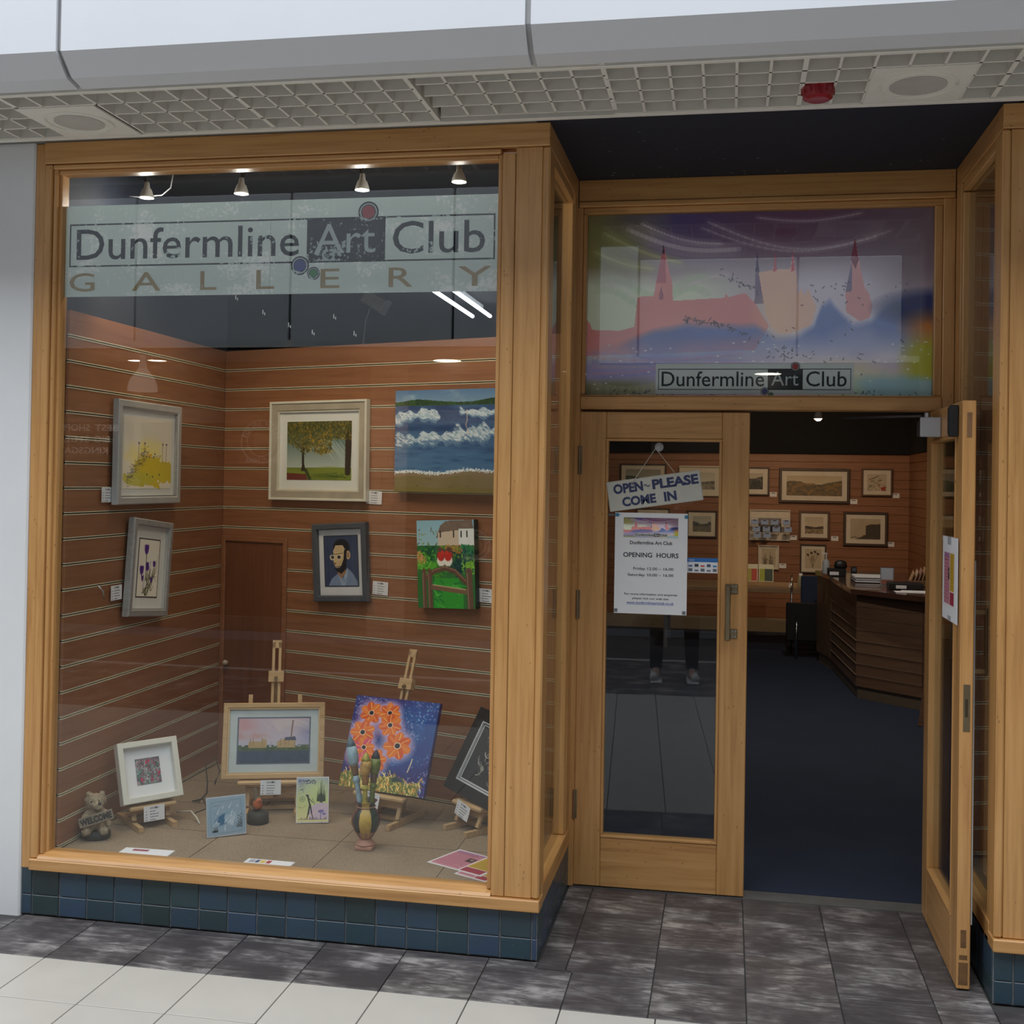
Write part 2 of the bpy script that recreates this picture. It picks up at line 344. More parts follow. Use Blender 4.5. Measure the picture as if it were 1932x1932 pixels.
# ---------------------------------------------------------------- painting: each picture is painted into a fine grid of coloured cells
class Art:
    def __init__(s, W, H, bg, seed=1):
        s.W, s.H = W, H; s.asp = H/W; s.a = np.ones((H, W, 3))*np.array(bg)/255.0; s.r = np.random.RandomState(seed)
        s.X, s.Y = np.meshgrid((np.arange(W)+.5)/W, (np.arange(H)+.5)/H)
    def noise(s, sc, seed=0, oct=4, ay=None):
        out = np.zeros((s.H, s.W)); amp = 1; tot = 0; ay = ay or sc*s.asp
        for o in range(oct):
            r = np.random.RandomState(seed*17+o); gx, gy = max(2, int(sc*2**o)+2), max(2, int(ay*2**o)+2); g = r.rand(gy+1, gx+1)
            x = s.X*(gx-1); y = s.Y*(gy-1); i = x.astype(int); j = y.astype(int); fx = x-i; fy = y-j; fx = fx*fx*(3-2*fx); fy = fy*fy*(3-2*fy)
            out += amp*((g[j, i]*(1-fx)+g[j, i+1]*fx)*(1-fy)+(g[j+1, i]*(1-fx)+g[j+1, i+1]*fx)*fy); tot += amp; amp *= .5
        return out/tot
    def put(s, mask, col, al=1.0):
        k = (np.clip(mask, 0, 1)*al)[..., None]; s.a = s.a*(1-k)+np.array(col)/255.0*k; return s
    def grad(s, c0, c1, y0=0, y1=1):
        t = np.clip((s.Y-y0)/(y1-y0), 0, 1)[..., None]; m = ((s.Y >= y0) & (s.Y <= y1))[..., None]
        s.a = np.where(m, (np.array(c0)*(1-t)+np.array(c1)*t)/255.0, s.a); return s
    def inside(s, pts):
        m = np.zeros((s.H, s.W), bool); n = len(pts)
        for i in range(n):
            (x0, y0), (x1, y1) = pts[i], pts[(i+1) % n]
            if y0 == y1: continue
            c = ((s.Y >= min(y0, y1)) & (s.Y < max(y0, y1))) & (s.X < x0+(s.Y-y0)*(x1-x0)/(y1-y0)); m ^= c
        return m
    def poly(s, pts, col, al=1.0): return s.put(s.inside(pts).astype(float), col, al)
    def win(s, x0, x1, y0, y1):
        return (slice(max(0, int(y0*s.H)), max(0, int(y1*s.H)+2)), slice(max(0, int(x0*s.W)), max(0, int(x1*s.W)+2)))
    def ell(s, cx, cy, rx, ry, col, al=1.0, rot=0.0, soft=0.15):
        R = max(rx, ry)*1.3; w = s.win(cx-R, cx+R, cy-R/s.asp, cy+R/s.asp); X = s.X[w]-cx; Y = (s.Y[w]-cy)*s.asp
        if X.size == 0: return s
        c, q = math.cos(rot), math.sin(rot); d = np.sqrt(((X*c+Y*q)/rx)**2+((-X*q+Y*c)/ry)**2)
        k = (np.clip((1-d)/soft+.5, 0, 1)*al)[..., None]; s.a[w] = s.a[w]*(1-k)+np.array(col)/255.0*k; return s
    def line(s, x0, y0, x1, y1, wd, col, al=1.0, w1=None):
        w1 = wd if w1 is None else w1; m = max(wd, w1)*1.5
        w = s.win(min(x0, x1)-m, max(x0, x1)+m, min(y0, y1)-m/s.asp, max(y0, y1)+m/s.asp); X = s.X[w]; Y = s.Y[w]*s.asp
        if X.size == 0: return s
        dx, dy = x1-x0, (y1-y0)*s.asp; L = dx*dx+dy*dy+1e-12; t = np.clip(((X-x0)*dx+(Y-y0*s.asp)*dy)/L, 0, 1)
        d = np.hypot(X-x0-t*dx, Y-y0*s.asp-t*dy); hw = (wd+(w1-wd)*t)/2
        k = (np.clip((hw-d)*s.W*0.9+.5, 0, 1)*al)[..., None]; s.a[w] = s.a[w]*(1-k)+np.array(col)/255.0*k; return s
    def path(s, pts, wd, col, al=1.0):
        for i in range(len(pts)-1): s.line(*pts[i], *pts[i+1], wd, col, al)
        return s
    def dabs(s, n, fn, cols, ln, wd, ang, al=1.0, spread=0.4):
        for i in range(n):
            x, y = s.r.rand(), s.r.rand()
            if not fn(x, y): continue
            a = (ang(x, y) if callable(ang) else ang)+s.r.randn()*spread; l = ln*(.6+.8*s.r.rand()); c = cols[s.r.randint(len(cols))]
            s.line(x, y, x+math.cos(a)*l, y+math.sin(a)*l/s.asp, wd, c, al)
        return s
_artmat = {}
def art_mat(gain=1.0, rough=0.5):
    k = (gain, rough)
    if k not in _artmat:
        m, nt, N, L, b = nm('painted_surface'); at = N.new('ShaderNodeAttribute'); at.attribute_name = 'paint'
        mx = N.new('ShaderNodeMix'); mx.data_type = 'RGBA'; mx.blend_type = 'MULTIPLY'; mx.inputs[0].default_value = 1
        L.new(at.outputs['Color'], mx.inputs[6]); mx.inputs[7].default_value = (gain, gain, gain, 1)
        L.new(mx.outputs[2], b.inputs['Base Color']); b.inputs['Roughness'].default_value = rough
        f = noise(nt, coords(nt, (1, 1, 1), False), 220, 2); bump(nt, f, b, 0.15, 0.001); _artmat[k] = m
    return _artmat[k]
def art_mesh(name, art, x0, x1, z0, z1, y, parent, gain=1.0, local=True, rough=0.5, label=None, flat=False):
    """a grid of quads, one colour per cell; flat=True lays it on its back (x, y plane)"""
    W, H = art.W, art.H
    gx = np.linspace(x0, x1, W+1); gz = np.linspace(z1, z0, H+1); c = Vector(((x0+x1)/2, y, (z0+z1)/2))
    X, Z = np.meshgrid(gx, gz); co = np.zeros(((W+1)*(H+1), 3), np.float32); co[:, 0] = X.ravel()-c[0]; co[:, 2] = Z.ravel()-c[2]
    me = bpy.data.meshes.new(name); n = W*H; me.vertices.add(len(co)); me.vertices.foreach_set('co', co.ravel())
    J, I = np.meshgrid(np.arange(H), np.arange(W), indexing='ij'); b = (J*(W+1)+I).ravel()
    q = np.stack([b, b+W+1, b+W+2, b+1], 1).astype(np.int32)
    me.loops.add(n*4); me.loops.foreach_set('vertex_index', q.ravel()); me.polygons.add(n); me.polygons.foreach_set('loop_start', np.arange(n, dtype=np.int32)*4)
    me.update(calc_edges=True)
    at = me.attributes.new('paint', 'FLOAT_COLOR', 'FACE'); col = np.ones((n, 4), np.float32); col[:, :3] = lin(np.clip(art.a, 0, 1)).reshape(-1, 3)
    at.data.foreach_set('color', col.ravel()); me.materials.append(art_mat(gain, rough)); me.validate()
    o = bpy.data.objects.new(name, me); C.objects.link(o); place(o, c, parent, local)
    if label: o['label'] = label
    return o

# ================================================================ THE SETTING
TP = 0.115        # plinth tile pitch
# ---- floor: cream walkway, slate strip, recess, carpet
floor = MB().box(-12, 12, -7.35, 0.79, -0.12, -0.006).build('floor', GROUT, kind='structure')
G = 0.305; X0 = 0.280; YF = -0.352
base = Box('tile', 0, G-0.004, 0, G-0.004, -0.02, 0.0, CREAM, floor, 0.0012)
first = [True]
def lay(me_from, x0, x1, y0, y1, mat):
    """one tile; full tiles share a mesh, cut ones get their own"""
    return Box('tile', x0+.002, x1-.002, y0+.002, y1-.002, -0.02, 0.0, mat, floor, 0.0012)
fo = Vector(floor.location)
cream0 = base; cream0.location = Vector((X0+G*0+G/2, YF-G/2, -0.01))-fo
for j in range(4):
    for i in range(-9, 15):
        if i == 0 and j == 0: continue
        share(cream0, Vector((X0+G*i+G/2, YF-G*(j+.5), -0.01))-fo)
rest = MB()
for j in range(4, 11):
    for i in range(-26, 33):
        x, y = X0+G*i, YF-G*(j+1); rest.box(x+.002, x+G-.002, y+.002, y+G-.002, -0.02, 0, 0.0012)
for j in range(4):
    for i in list(range(-26, -9))+list(range(15, 33)):
        x, y = X0+G*i, YF-G*(j+1); rest.box(x+.002, x+G-.002, y+.002, y+G-.002, -0.02, 0, 0.0012)
rest.build('tile_field', CREAM, floor, kind='stuff')
YE = YF-G*11
far = MB()
for j in range(6):
    for i in range(-26, 33):
        x, y = X0+G*i, YE-G*(j+1); far.box(x+.002, x+G-.002, y+.002, y+G-.002, -0.02, 0, 0.0012)
far.build('slate_field', SLATE, floor, kind='stuff')
Box('pale_strip', -8, 10.3, -5.62, -5.52, -0.006, 0.001, CREAM, floor, 0)
ys = [YF, -0.065, 0.225, 0.52, 0.80]
sl = {}
for i in range(-6, 12):                                   # the slate strip in front of the plinth
    x = X0+G*i
    for (y0, y1) in ((YF, -0.055), (-0.055, -0.004)):
        if y1 > -0.05 and 1.79 < x < 1.9: Box('tile', x+.002, 1.978, y0+.002, y1-.002, -0.02, 0, SLATE, floor, 0.0012); continue
        if x > 1.9 and x < 3.4: continue
        if y1 > -0.05 and x < -0.2: continue
        o = Box('tile', x+.002, min(x+G, 9)-.002, y0+.002, y1-.002, -0.02, 0, SLATE, floor, 0.0012)
        if (i+int(y0*10)) % 3 == 0 and y1 < -0.05: o.rotation_euler = (0, 0, PI)
cols = [1.982, 2.085, 2.39, 2.70, 3.005, 3.31, 3.495]
for j in range(4):                                        # the recess in front of the doors
    for i in range(6):
        if j == 0 and i == 0: continue
        o = Box('tile', (2.11 if (j == 0 and i == 1) else cols[i])+.002, cols[i+1]-.002, ys[j]+.002, ys[j+1]-.002, -0.02, 0, SLATE, floor, 0.0012)
        if (i*2+j) % 3 == 0: o.rotation_euler = (0, 0, PI)
Box('tile', 3.497, 3.633, YF+.002, -0.057, -0.02, 0, SLATE, floor, 0.0012)
Box('threshold', 1.96, 3.50, 0.80, 0.905, -0.02, 0.002, plain((0.10, 0.10, 0.10), 0.5, var=0.2), floor, 0)
Box('carpet', -3.0, 5.6, 0.905, 9.8, -0.03, 0.004, NAVYC, floor, 0)

# ---- tiled plinths under the windows
def plinth(name, x0, x1, side=None, sx=None):
    p = MB().box(x0, x1, 0.004, 0.30, 0, 0.195).build(name, GROUT2, kind='structure')
    k0 = math.floor(x0/TP); k = k0
    rows = ((0.080, 0.1945), (0.004, 0.076))
    while k*TP < x1:
        a, b = max(k*TP, x0), min((k+1)*TP, x1)
        if b-a > 0.012:
            for z0, z1 in rows: Box('tile', a+.003, b-.003, -0.002, 0.012, z0, z1, GLAZE, p, 0.0015)
        k += 1
    if side is not None:
        q = MB().box(min(side, side-sx*0.06), max(side, side-sx*0.06), 0.30, 0.80, 0, 0.195).build('backing', GROUT2, p)
        y = 0.006
        while y < 0.79:
            yy = min(y+TP-.006, 0.795)
            for z0, z1 in rows: Box('tile', min(side-sx*.008, side+sx*.004), max(side-sx*.008, side+sx*.004), y, yy, z0, z1, GLAZE, p, 0.0015)
            y += TP
    return p
plinth('wall_front_base', -0.046, 1.974, 1.974, 1)
plinth('wall_front_base', 3.502, 5.75, 3.502, -1)

# ---- white pier at the left
pier = MB().prism([(-1.6, -0.012), (-0.052, -0.012), (-0.046, -0.006), (-0.046, 0.25), (-1.6, 0.25)], -0.02, 3.02, 'z').build('wall_left', WHITEP, kind='structure')

def member(name, parent, x0, x1, y0, y1, z0, z1, g, bev=0.0025, mats=None): return Box(name, x0, x1, y0, y1, z0, z1, (mats or OAK)[g], parent, bev)

# ---- window_1: the display window
win = empty('window_1', (0.9, 0, 0.19), kind='structure')
member('stile', win, -0.046, -0.004, -0.004, 0.06, 0.178, 2.983, 'z')
member('stile', win, -0.002, 0.028, -0.014, 0.06, 0.222, 2.897, 'z')
member('stile', win, 0.029, 0.046, -0.004, 0.06, 0.235, 2.883, 'z', 0.004)
member('stile', win, 0.045, 0.058, 0.012, 0.06, 0.24, 2.87, 'z', 0.002)
member('head_rail', win, -0.002, 1.978, -0.020, 0.06, 2.900, 2.983, 'x')
member('head_rail', win, 0.0285, 1.80, -0.010, 0.06, 2.880, 2.8985, 'x', 0.004)
member('glazing_bead', win, 0.046, 1.788, 0.006, 0.06, 2.862, 2.8795, 'x', 0.003)
member('stile', win, 1.789, 1.806, 0.000, 0.06, 0.24, 2.8795, 'z', 0.004)
member('stile', win, 1.8065, 1.853, -0.012, 0.06, 0.222, 2.8795, 'z')
member('post_board', win, 1.8545, 1.952, -0.010, 0.06, 0.222, 2.899, 'z')
member('corner_bead', win, 1.953, 1.980, -0.014, 0.06, 0.222, 2.899, 'z', 0.006)
member('sill_rail', win, -0.002, 1.984, -0.026, 0.06, 0.178, 0.2205, 'x', 0.003)
sill = MB().prism([(-0.020, 0.2215), (0.06, 0.2215), (0.06, 0.244), (0.020, 0.244), (-0.012, 0.231)], 0.029, 1.806, 'x')
sill.build('sill_bead', OAK['x'], win)
Box('glass', 0.048, 1.80, 0.030, 0.036, 0.24, 2.872, GLASS, win, 0)

# side return of the display, facing the door recess
ret = empty('window_2', (1.96, 0.42, 0.19), kind='structure')
def side_window(ret, X, s, label=None):
    """X = face of the recess wall, s=+1 when the face looks to +x"""
    def m(name, a, b, y0, y1, z0, z1, g, bev=0.0025):
        x0, x1 = sorted((X-s*a, X-s*b)); member(name, ret, x0, x1, y0, y1, z0, z1, g, bev)
    m('stile', 0, 0.05, 0.0605, 0.105, 0.25, 2.90, 'z'); m('stile', 0.004, 0.05, 0.106, 0.128, 0.25, 2.86, 'z', 0.004)
    m('stile', 0, 0.05, 0.69, 0.79, 0.25, 2.90, 'z'); m('stile', 0.004, 0.05, 0.665, 0.689, 0.25, 2.86, 'z', 0.004)
    m('head_rail', 0, 0.05, 0.0605, 0.79, 2.9005, 2.983, 'y'); m('head_rail', 0.004, 0.05, 0.1285, 0.6645, 2.862, 2.9, 'y')
    m('sill_rail', -0.004, 0.06, 0.0605, 0.79, 0.178, 0.249, 'y')
    x0, x1 = sorted((X-s*0.026, X-s*0.032)); Box('glass', x0, x1, 0.1285, 0.6645, 0.25, 2.862, GLASS, ret, 0)
side_window(ret, 1.978, 1)
ret2 = empty('window_3', (3.52, 0.42, 0.19), kind='structure'); side_window(ret2, 3.502, -1)
win4 = empty('window_4', (4.6, 0, 0.19), kind='structure')
member('corner_bead', win4, 3.500, 3.527, -0.014, 0.06, 0.222, 2.899, 'z', 0.006)
member('post_board', win4, 3.5285, 3.74, -0.010, 0.06, 0.222, 2.899, 'z')
member('head_rail', win4, 3.500, 5.7, -0.020, 0.06, 2.900, 2.983, 'x')
member('sill_rail', win4, 3.496, 5.7, -0.026, 0.06, 0.178, 0.2205, 'x', 0.003)
member('stile', win4, 5.55, 5.7, -0.010, 0.06, 0.222, 2.899, 'z')
Box('glass', 3.742, 5.548, 0.030, 0.036, 0.222, 2.899, GLASS, win4, 0)

# ---- the door recess
rc = Box('ceiling_recess', 1.93, 3.55, -0.030, 0.80, 2.9835, 3.0, DARKC, None, 0, kind='structure')
spk = MB()
for _ in range(26):
    x, y = random.uniform(2.05, 3.4), random.uniform(0.1, 0.75) if random.random() < .25 else random.uniform(0.5, 0.78)
    spk.box(x, x+random.uniform(.002, .012), y, y+random.uniform(.002, .006), 2.9826, 2.9834)
spk.build('paint_chip', plain((0.25, 0.25, 0.27)), rc, kind='stuff')
Box('head_board', 1.98, 3.50, 0.7905, 0.88, 2.893, 2.9835, OAK['x'], rc, 0.002)
tr = empty('window_5', (2.72, 0.8, 2.0), kind='structure')      # the glazed transom above the doors
member('head_rail', tr, 1.98, 3.50, 0.785, 0.88, 2.868, 2.892, 'x', 0.004)
member('head_rail', tr, 2.0, 3.46, 0.80, 0.88, 2.842, 2.8675, 'x', 0.003)
member('jamb', tr, 1.956, 1.9985, 0.790, 0.90, 0, 2.8675, 'z', 0.003)
member('jamb', tr, 3.455, 3.502, 0.790, 0.90, 0, 2.8675, 'z', 0.003)
member('stile', tr, 1.999, 2.016, 0.80, 0.88, 2.0725, 2.8415, 'z', 0.003)
member('stile', tr, 3.424, 3.4545, 0.80, 0.88, 2.0725, 2.8415, 'z', 0.003)
member('transom_rail', tr, 1.999, 3.4545, 0.785, 0.90, 2.012, 2.066, 'x', 0.003)
member('glazing_bead', tr, 2.0, 3.4545, 0.792, 0.88, 2.0665, 2.072, 'x', 0.001)
Box('glass', 2.0165, 3.4235, 0.822, 0.828, 2.0725, 2.8415, GLASS, tr, 0)

# ---- doors
def leaf(name, wdt, hinge_x, hinge_y, ang, flip):
    """built in its own frame: x from the hinge along the leaf, y through its thickness"""
    d = empty(name, (hinge_x, hinge_y, 0.006), kind='structure', rz=ang)
    T = 0.044
    def b(nm_, x0, x1, y0, y1, z0, z1, g, bev=0.003): 
        mt = OAK[g] if g != 'd' else g
        return Box(nm_, x0, x1, y0, y1, z0, z1, mt, d, bev, local=True)
    H = 1.996; s = 0.112
    b('stile', 0, s, 0, T, 0, H, 'z'); b('stile', wdt-s, wdt, 0, T, 0, H, 'z')
    b('top_rail', s+.0005, wdt-s-.0005, 0, T, H-0.112, H, 'x'); b('bottom_rail', s+.0005, wdt-s-.0005, 0, T, 0, 0.205, 'x')
    for x0, x1 in ((s, s+.011), (wdt-s-.011, wdt-s)): b('glazing_bead', x0, x1, -0.003, T+.003, 0.2165, H-.1235, 'z', 0.002)
    for z0, z1 in ((0.2055, 0.2165), (H-.1235, H-.1125)): b('glazing_bead', s, wdt-s, -0.003, T+.003, z0, z1, 'x', 0.002)
    Box('glass', s+.011, wdt-s-.011, T/2-.003, T/2+.003, 0.2165, H-.1235, GLASS, d, 0, local=True)
    return d
dl = leaf('door_1', 0.706, 1.9985, 0.7945, math.radians(1.0), False)      # the leaf does not quite close
for c_ in dl.children:
    if c_.name.startswith('glass'): c_.rotation_euler = (0, 0, math.radians(1.2))
for z in (0.28, 1.12, 1.73):
    h = MB().cyl((0.0, -0.005, z), (0.0, -0.005, z+0.12), 0.006, n=10); h.box(0.0, 0.012, -0.002, 0.0, z, z+0.12); h.build('hinge', BRASS, dl, True)
hd = MB(); X = 0.640
hd.box(X-.026, X+.026, -0.006, 0.0, 1.245, 1.285, .002); hd.box(X-.026, X+.026, -0.006, 0.0, 1.06, 1.10, .002)
hd.box(X-.024, X-.002, -0.056, -0.006, 1.262, 1.278, .002); hd.box(X-.024, X-.002, -0.056, -0.006, 1.066, 1.082, .002)
hd.box(X-.026, X-.004, -0.064, -0.054, 1.058, 1.284, .003); hd.build('pull_handle', BRASS, dl, True)
sc = MB()
for z in (1.254, 1.276, 1.069, 1.091):
    for xx in (X+.006, X+.018): sc.cyl((xx, -0.0075, z), (xx, -0.006, z), 0.0035, n=8)
sc.build('screw', STEEL, dl, True)

# right leaf stands open towards the street: its hinge is at the back, its free edge near the plinth
dr = leaf('door_2', 0.72, 3.402, 0.80, -PI/2+0.0, False)
# in this frame local x runs to -y (street), local y runs to +x; the room face is local y=0
cl = MB(); cl.box(0.14, 0.30, -0.062, -0.001, 1.895, 1.955, .004); cl.build('door_closer', plain((0.10, 0.10, 0.11), 0.4, 0.5), dr, True)
MB().box(0.30, 0.318, -0.075, -0.001, 1.888, 1.962, .003).build('closer_end_cap', plain((0.42, 0.43, 0.45), 0.4), dr, True)
MB().bar((0.16, -0.04, 1.975), (-0.25, -0.30, 1.99), 0.022, 0.008, (0, 0, 1)).build('closer_arm', plain((0.10, 0.10, 0.11), 0.4, 0.5), dr, True)
MB().cyl((0.2, -0.032, 1.955), (0.2, -0.032, 1.985), 0.012, n=12).build('closer_spindle', STEEL, dr, True)
MB().box(0.62, 0.655, -0.030, -0.001, 1.875, 1.985, .003).box(0.628, 0.648, -0.034, -0.03, 1.885, 1.975).build('latch_bracket', BLACK, dr, True)
MB().box(0.7195, 0.7212, 0.014, 0.030, 1.87, 1.955).build('bolt_slot', plain((0.17, 0.09, 0.04), 0.8, var=0.3), dr, True)
MB().box(0.7195, 0.7215, 0.012, 0.034, 0.87, 1.03, .0005).build('lock_plate', BRASS, dr, True)
MB().box(0.7214, 0.7222, 0.018, 0.027, 0.92, 0.98).build('lock_bolt', plain((0.1, 0.08, 0.05), 0.4, 0.8), dr, True)
wr = MB()
for z0, z1, a, b_ in ((0.14, 0.20, .012, .030), (0.015, 0.09, .006, .036), (0.10, 0.115, .008, .034)): wr.box(0.7196, 0.7208, a, b_, z0, z1)
wr.build('worn_patch', plain((0.16, 0.08, 0.03), 0.8, var=0.4), dr, True)
MB().box(0.715, 0.722, 0.044, 0.048, 0.22, 1.45).build('metal_edge_strip', STEEL, dr, True)
hd2 = MB(); hd2.box(0.63, 0.652, 0.094, 0.104, 1.05, 1.285, .003); hd2.box(0.632, 0.650, 0.044, 0.096, 1.262, 1.278); hd2.box(0.632, 0.650, 0.044, 0.096, 1.058, 1.074)
hd2.build('pull_handle', BRASS, dr, True)

# ---- slatted display walls
def slatwall(name, A, B, z0, z1, zs, mat, nz, thick=0.018, kind='structure', parent=None, lips=True, trim=None):
    """boards between horizontal grooves from A to B; nz=+1: the face is on the right-hand side going A->B"""
    A, B = Vector((*A, 0)), Vector((*B, 0)); L = (B-A).length; a = math.atan2(B.y-A.y, B.x-A.x)
    r = empty(name, (A.x, A.y, z0), kind=kind, rz=a)
    Box('backing', 0, L, 0.016, 0.03, 0, z1-z0, plain((0.10, 0.045, 0.02), 0.8), r, 0, local=True)
    ed = [z0]+[z for z in zs if z0 < z < z1]+[z1]
    for i in range(len(ed)-1):
        lo = ed[i]+(0.0055 if i else 0); hi = ed[i+1]-(0.0055 if i < len(ed)-2 else 0)
        if hi-lo < .01: continue
        Box('slat', 0, L, 0.0, 0.015, lo-z0, hi-z0, mat, r, 0.001, local=True)
    if lips:
        for z in ed[1:-1]:
            z -= z0; m = MB(); m.box(0, L, -0.0012, 0.010, z+.0025, z+.0062); m.box(0, L, -0.0012, 0.010, z-.0062, z-.0025)
            m.build('groove_trim', trim or CREAMP, r, True)
    return r
ZS = [0.045+0.1*k for k in range(1, 32)]
AW = (0.07, 1.5); WA = math.radians(-18.7); WX, WY = math.cos(WA), math.sin(WA)
def wallpt(s, off=0.0): return (AW[0]+WX*s+WY*off, AW[1]+WY*s-WX*off)     # off = distance in front of the wall
slatwall('wall_display_left', (0.07, 0.064), (0.07, 1.5), 0.23, 2.345, ZS, SLAT, 1)
bw = slatwall('wall_display_back', AW, wallpt(1.97), 0.23, 2.345, ZS, SLAT, 1)
# plain cupboard door let into the corner of the display wall
nb = posed('door_3', *wallpt(0.22, 0.0), 0.235, -18.7, 0, 0, None, None); nb['kind'] = 'structure'
MB().box(-0.19, 0.19, -0.004, -0.002, 0, 1.14).build('door_panel', PANEL, nb, True)
fr = MB(); fr.box(-0.215, -0.19, -0.012, -0.0015, 0, 1.165, .002); fr.box(0.19, 0.215, -0.012, -0.0015, 0, 1.165, .002); fr.box(-0.19, 0.19, -0.012, -0.0015, 1.14, 1.165, .002)
fr.build('door_frame', SLAT, nb, True)
MB().ball((-0.165, -0.02, 0.52), 0.014).cyl((-0.165, -0.012, 0.52), (-0.165, -0.003, 0.52), 0.006).build('knob', plain((0.5, 0.42, 0.35), 0.4), nb, True, smooth=True)
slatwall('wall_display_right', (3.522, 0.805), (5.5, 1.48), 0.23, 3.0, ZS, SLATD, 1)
# display floors
fl = MB().prism([(0.066, 0.0605), (1.926, 0.0605), (1.926, 0.872), (0.072, 1.497)], 0.19, 0.2335, 'z').build('floor_display', BEIGEC, kind='structure')
seam = MB()
for (x0, y0), (x1, y1) in (((0.60, 0.07), (0.60, 1.30)), ((1.10, 0.07), (1.10, 1.13)), ((1.58, 0.07), (1.58, 0.97)), ((0.08, 0.42), (1.92, 0.42)), ((0.08, 0.80), (1.92, 0.80)), ((0.08, 1.16), (1.02, 1.16))):
    seam.bar((x0, y0, 0.2337), (x1, y1, 0.2337), 0.003, 0.0008, (0, 0, 1))
seam.build('carpet_seam', plain((0.08, 0.055, 0.035), 0.9), fl)
MB().prism([(3.55, 0.0605), (5.5, 0.0605), (5.5, 1.46), (3.56, 0.79)], 0.19, 0.2335, 'z').build('floor_display_right', BEIGEC, kind='structure')

# ---- the shop room
RW = plain((0.30, 0.115, 0.045), 0.6, var=0.1, scale=4)
Box('ceiling', -3.0, 5.6, 0.07, 9.9, 3.02, 3.1, ROOFC, None, 0, kind='structure')
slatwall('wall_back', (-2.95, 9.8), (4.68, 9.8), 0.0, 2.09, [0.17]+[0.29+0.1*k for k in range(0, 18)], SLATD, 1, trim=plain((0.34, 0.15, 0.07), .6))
Box('baseboard_back', -2.95, 4.66, 9.76, 9.80, 0.004, 0.16, plain((0.28, 0.23, 0.17), 0.6), None, 0, kind='structure')
Box('wall_back_upper', -3, 5.6, 9.72, 9.9, 2.085, 3.02, ROOFC, None, 0, kind='structure')
Box('wall_back_outer', -3.1, 5.6, 9.84, 9.95, -0.05, 3.1, ROOFC, None, 0, kind='structure')
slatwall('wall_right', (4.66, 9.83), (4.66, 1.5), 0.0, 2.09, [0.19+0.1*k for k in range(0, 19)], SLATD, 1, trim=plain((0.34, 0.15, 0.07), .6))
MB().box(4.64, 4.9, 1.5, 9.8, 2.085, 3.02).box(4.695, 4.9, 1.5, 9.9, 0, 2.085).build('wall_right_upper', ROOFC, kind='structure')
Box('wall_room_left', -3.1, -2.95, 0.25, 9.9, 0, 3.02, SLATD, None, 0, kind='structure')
MB().box(5.5, 5.6, 0.0605, 9.9, 0, 3.02).box(4.7, 5.5, 1.6, 1.7, 0, 3.02).build('wall_room_right', DARKC, kind='structure')
MB().prism([(-3.0, 0.25), (-0.046, 0.25), (-0.046, 0.07), (0.03, 0.07), (0.03, 1.6), (-3.0, 1.6)], 0, 3.02, 'z').build('wall_side_left', DARKC, kind='structure')
MB().bar((0.03, 1.56, 0.115), (1.95, 0.91, 0.115), 0.03, 0.23, (0, 0, 1)).build('wall_under_display', RW, kind='structure')

# ---- fascia over the shopfront: folded white panels with open joints
PROF = [(-0.690, 4.45), (-0.690, 3.066), (-0.621, 3.001), (-0.556, 2.987), (-0.545, 2.997), (-0.615, 3.012), (-0.678, 3.072), (-0.678, 4.45)]
PROF2 = [(y+0.02, z+0.01) for y, z in PROF]
fas = empty('wall_fascia', (1.2, -0.6, 3.0), kind='structure')
sx = [-4.15, -2.61, -1.07, 0.47, 2.01, 3.55, 5.09, 6.63]
for i in range(len(sx)-1):
    MB().prism(PROF, sx[i]+.009, sx[i+1]-.009, 'x').build('fascia_panel', FASC, fas)
    bt = MB().prism(PROF2, sx[i+1]-.03, sx[i+1]+.03, 'x').build('joint_strip', plain((0.55, 0.55, 0.56), 0.5), fas)
MB().prism([(-0.66, 4.45), (-0.66, 3.08), (-0.60, 3.03), (-0.55, 3.012), (-0.535, 3.012), (-0.535, 4.45)], -4.15, 6.63, 'x').build('backing', plain((0.05, 0.05, 0.05), 0.8), fas)
Box('wall_upper', -9, 11, -0.50, 0.05, 4.3, 6.4, plain((0.55, 0.56, 0.57), 0.6), None, 0, kind='structure')

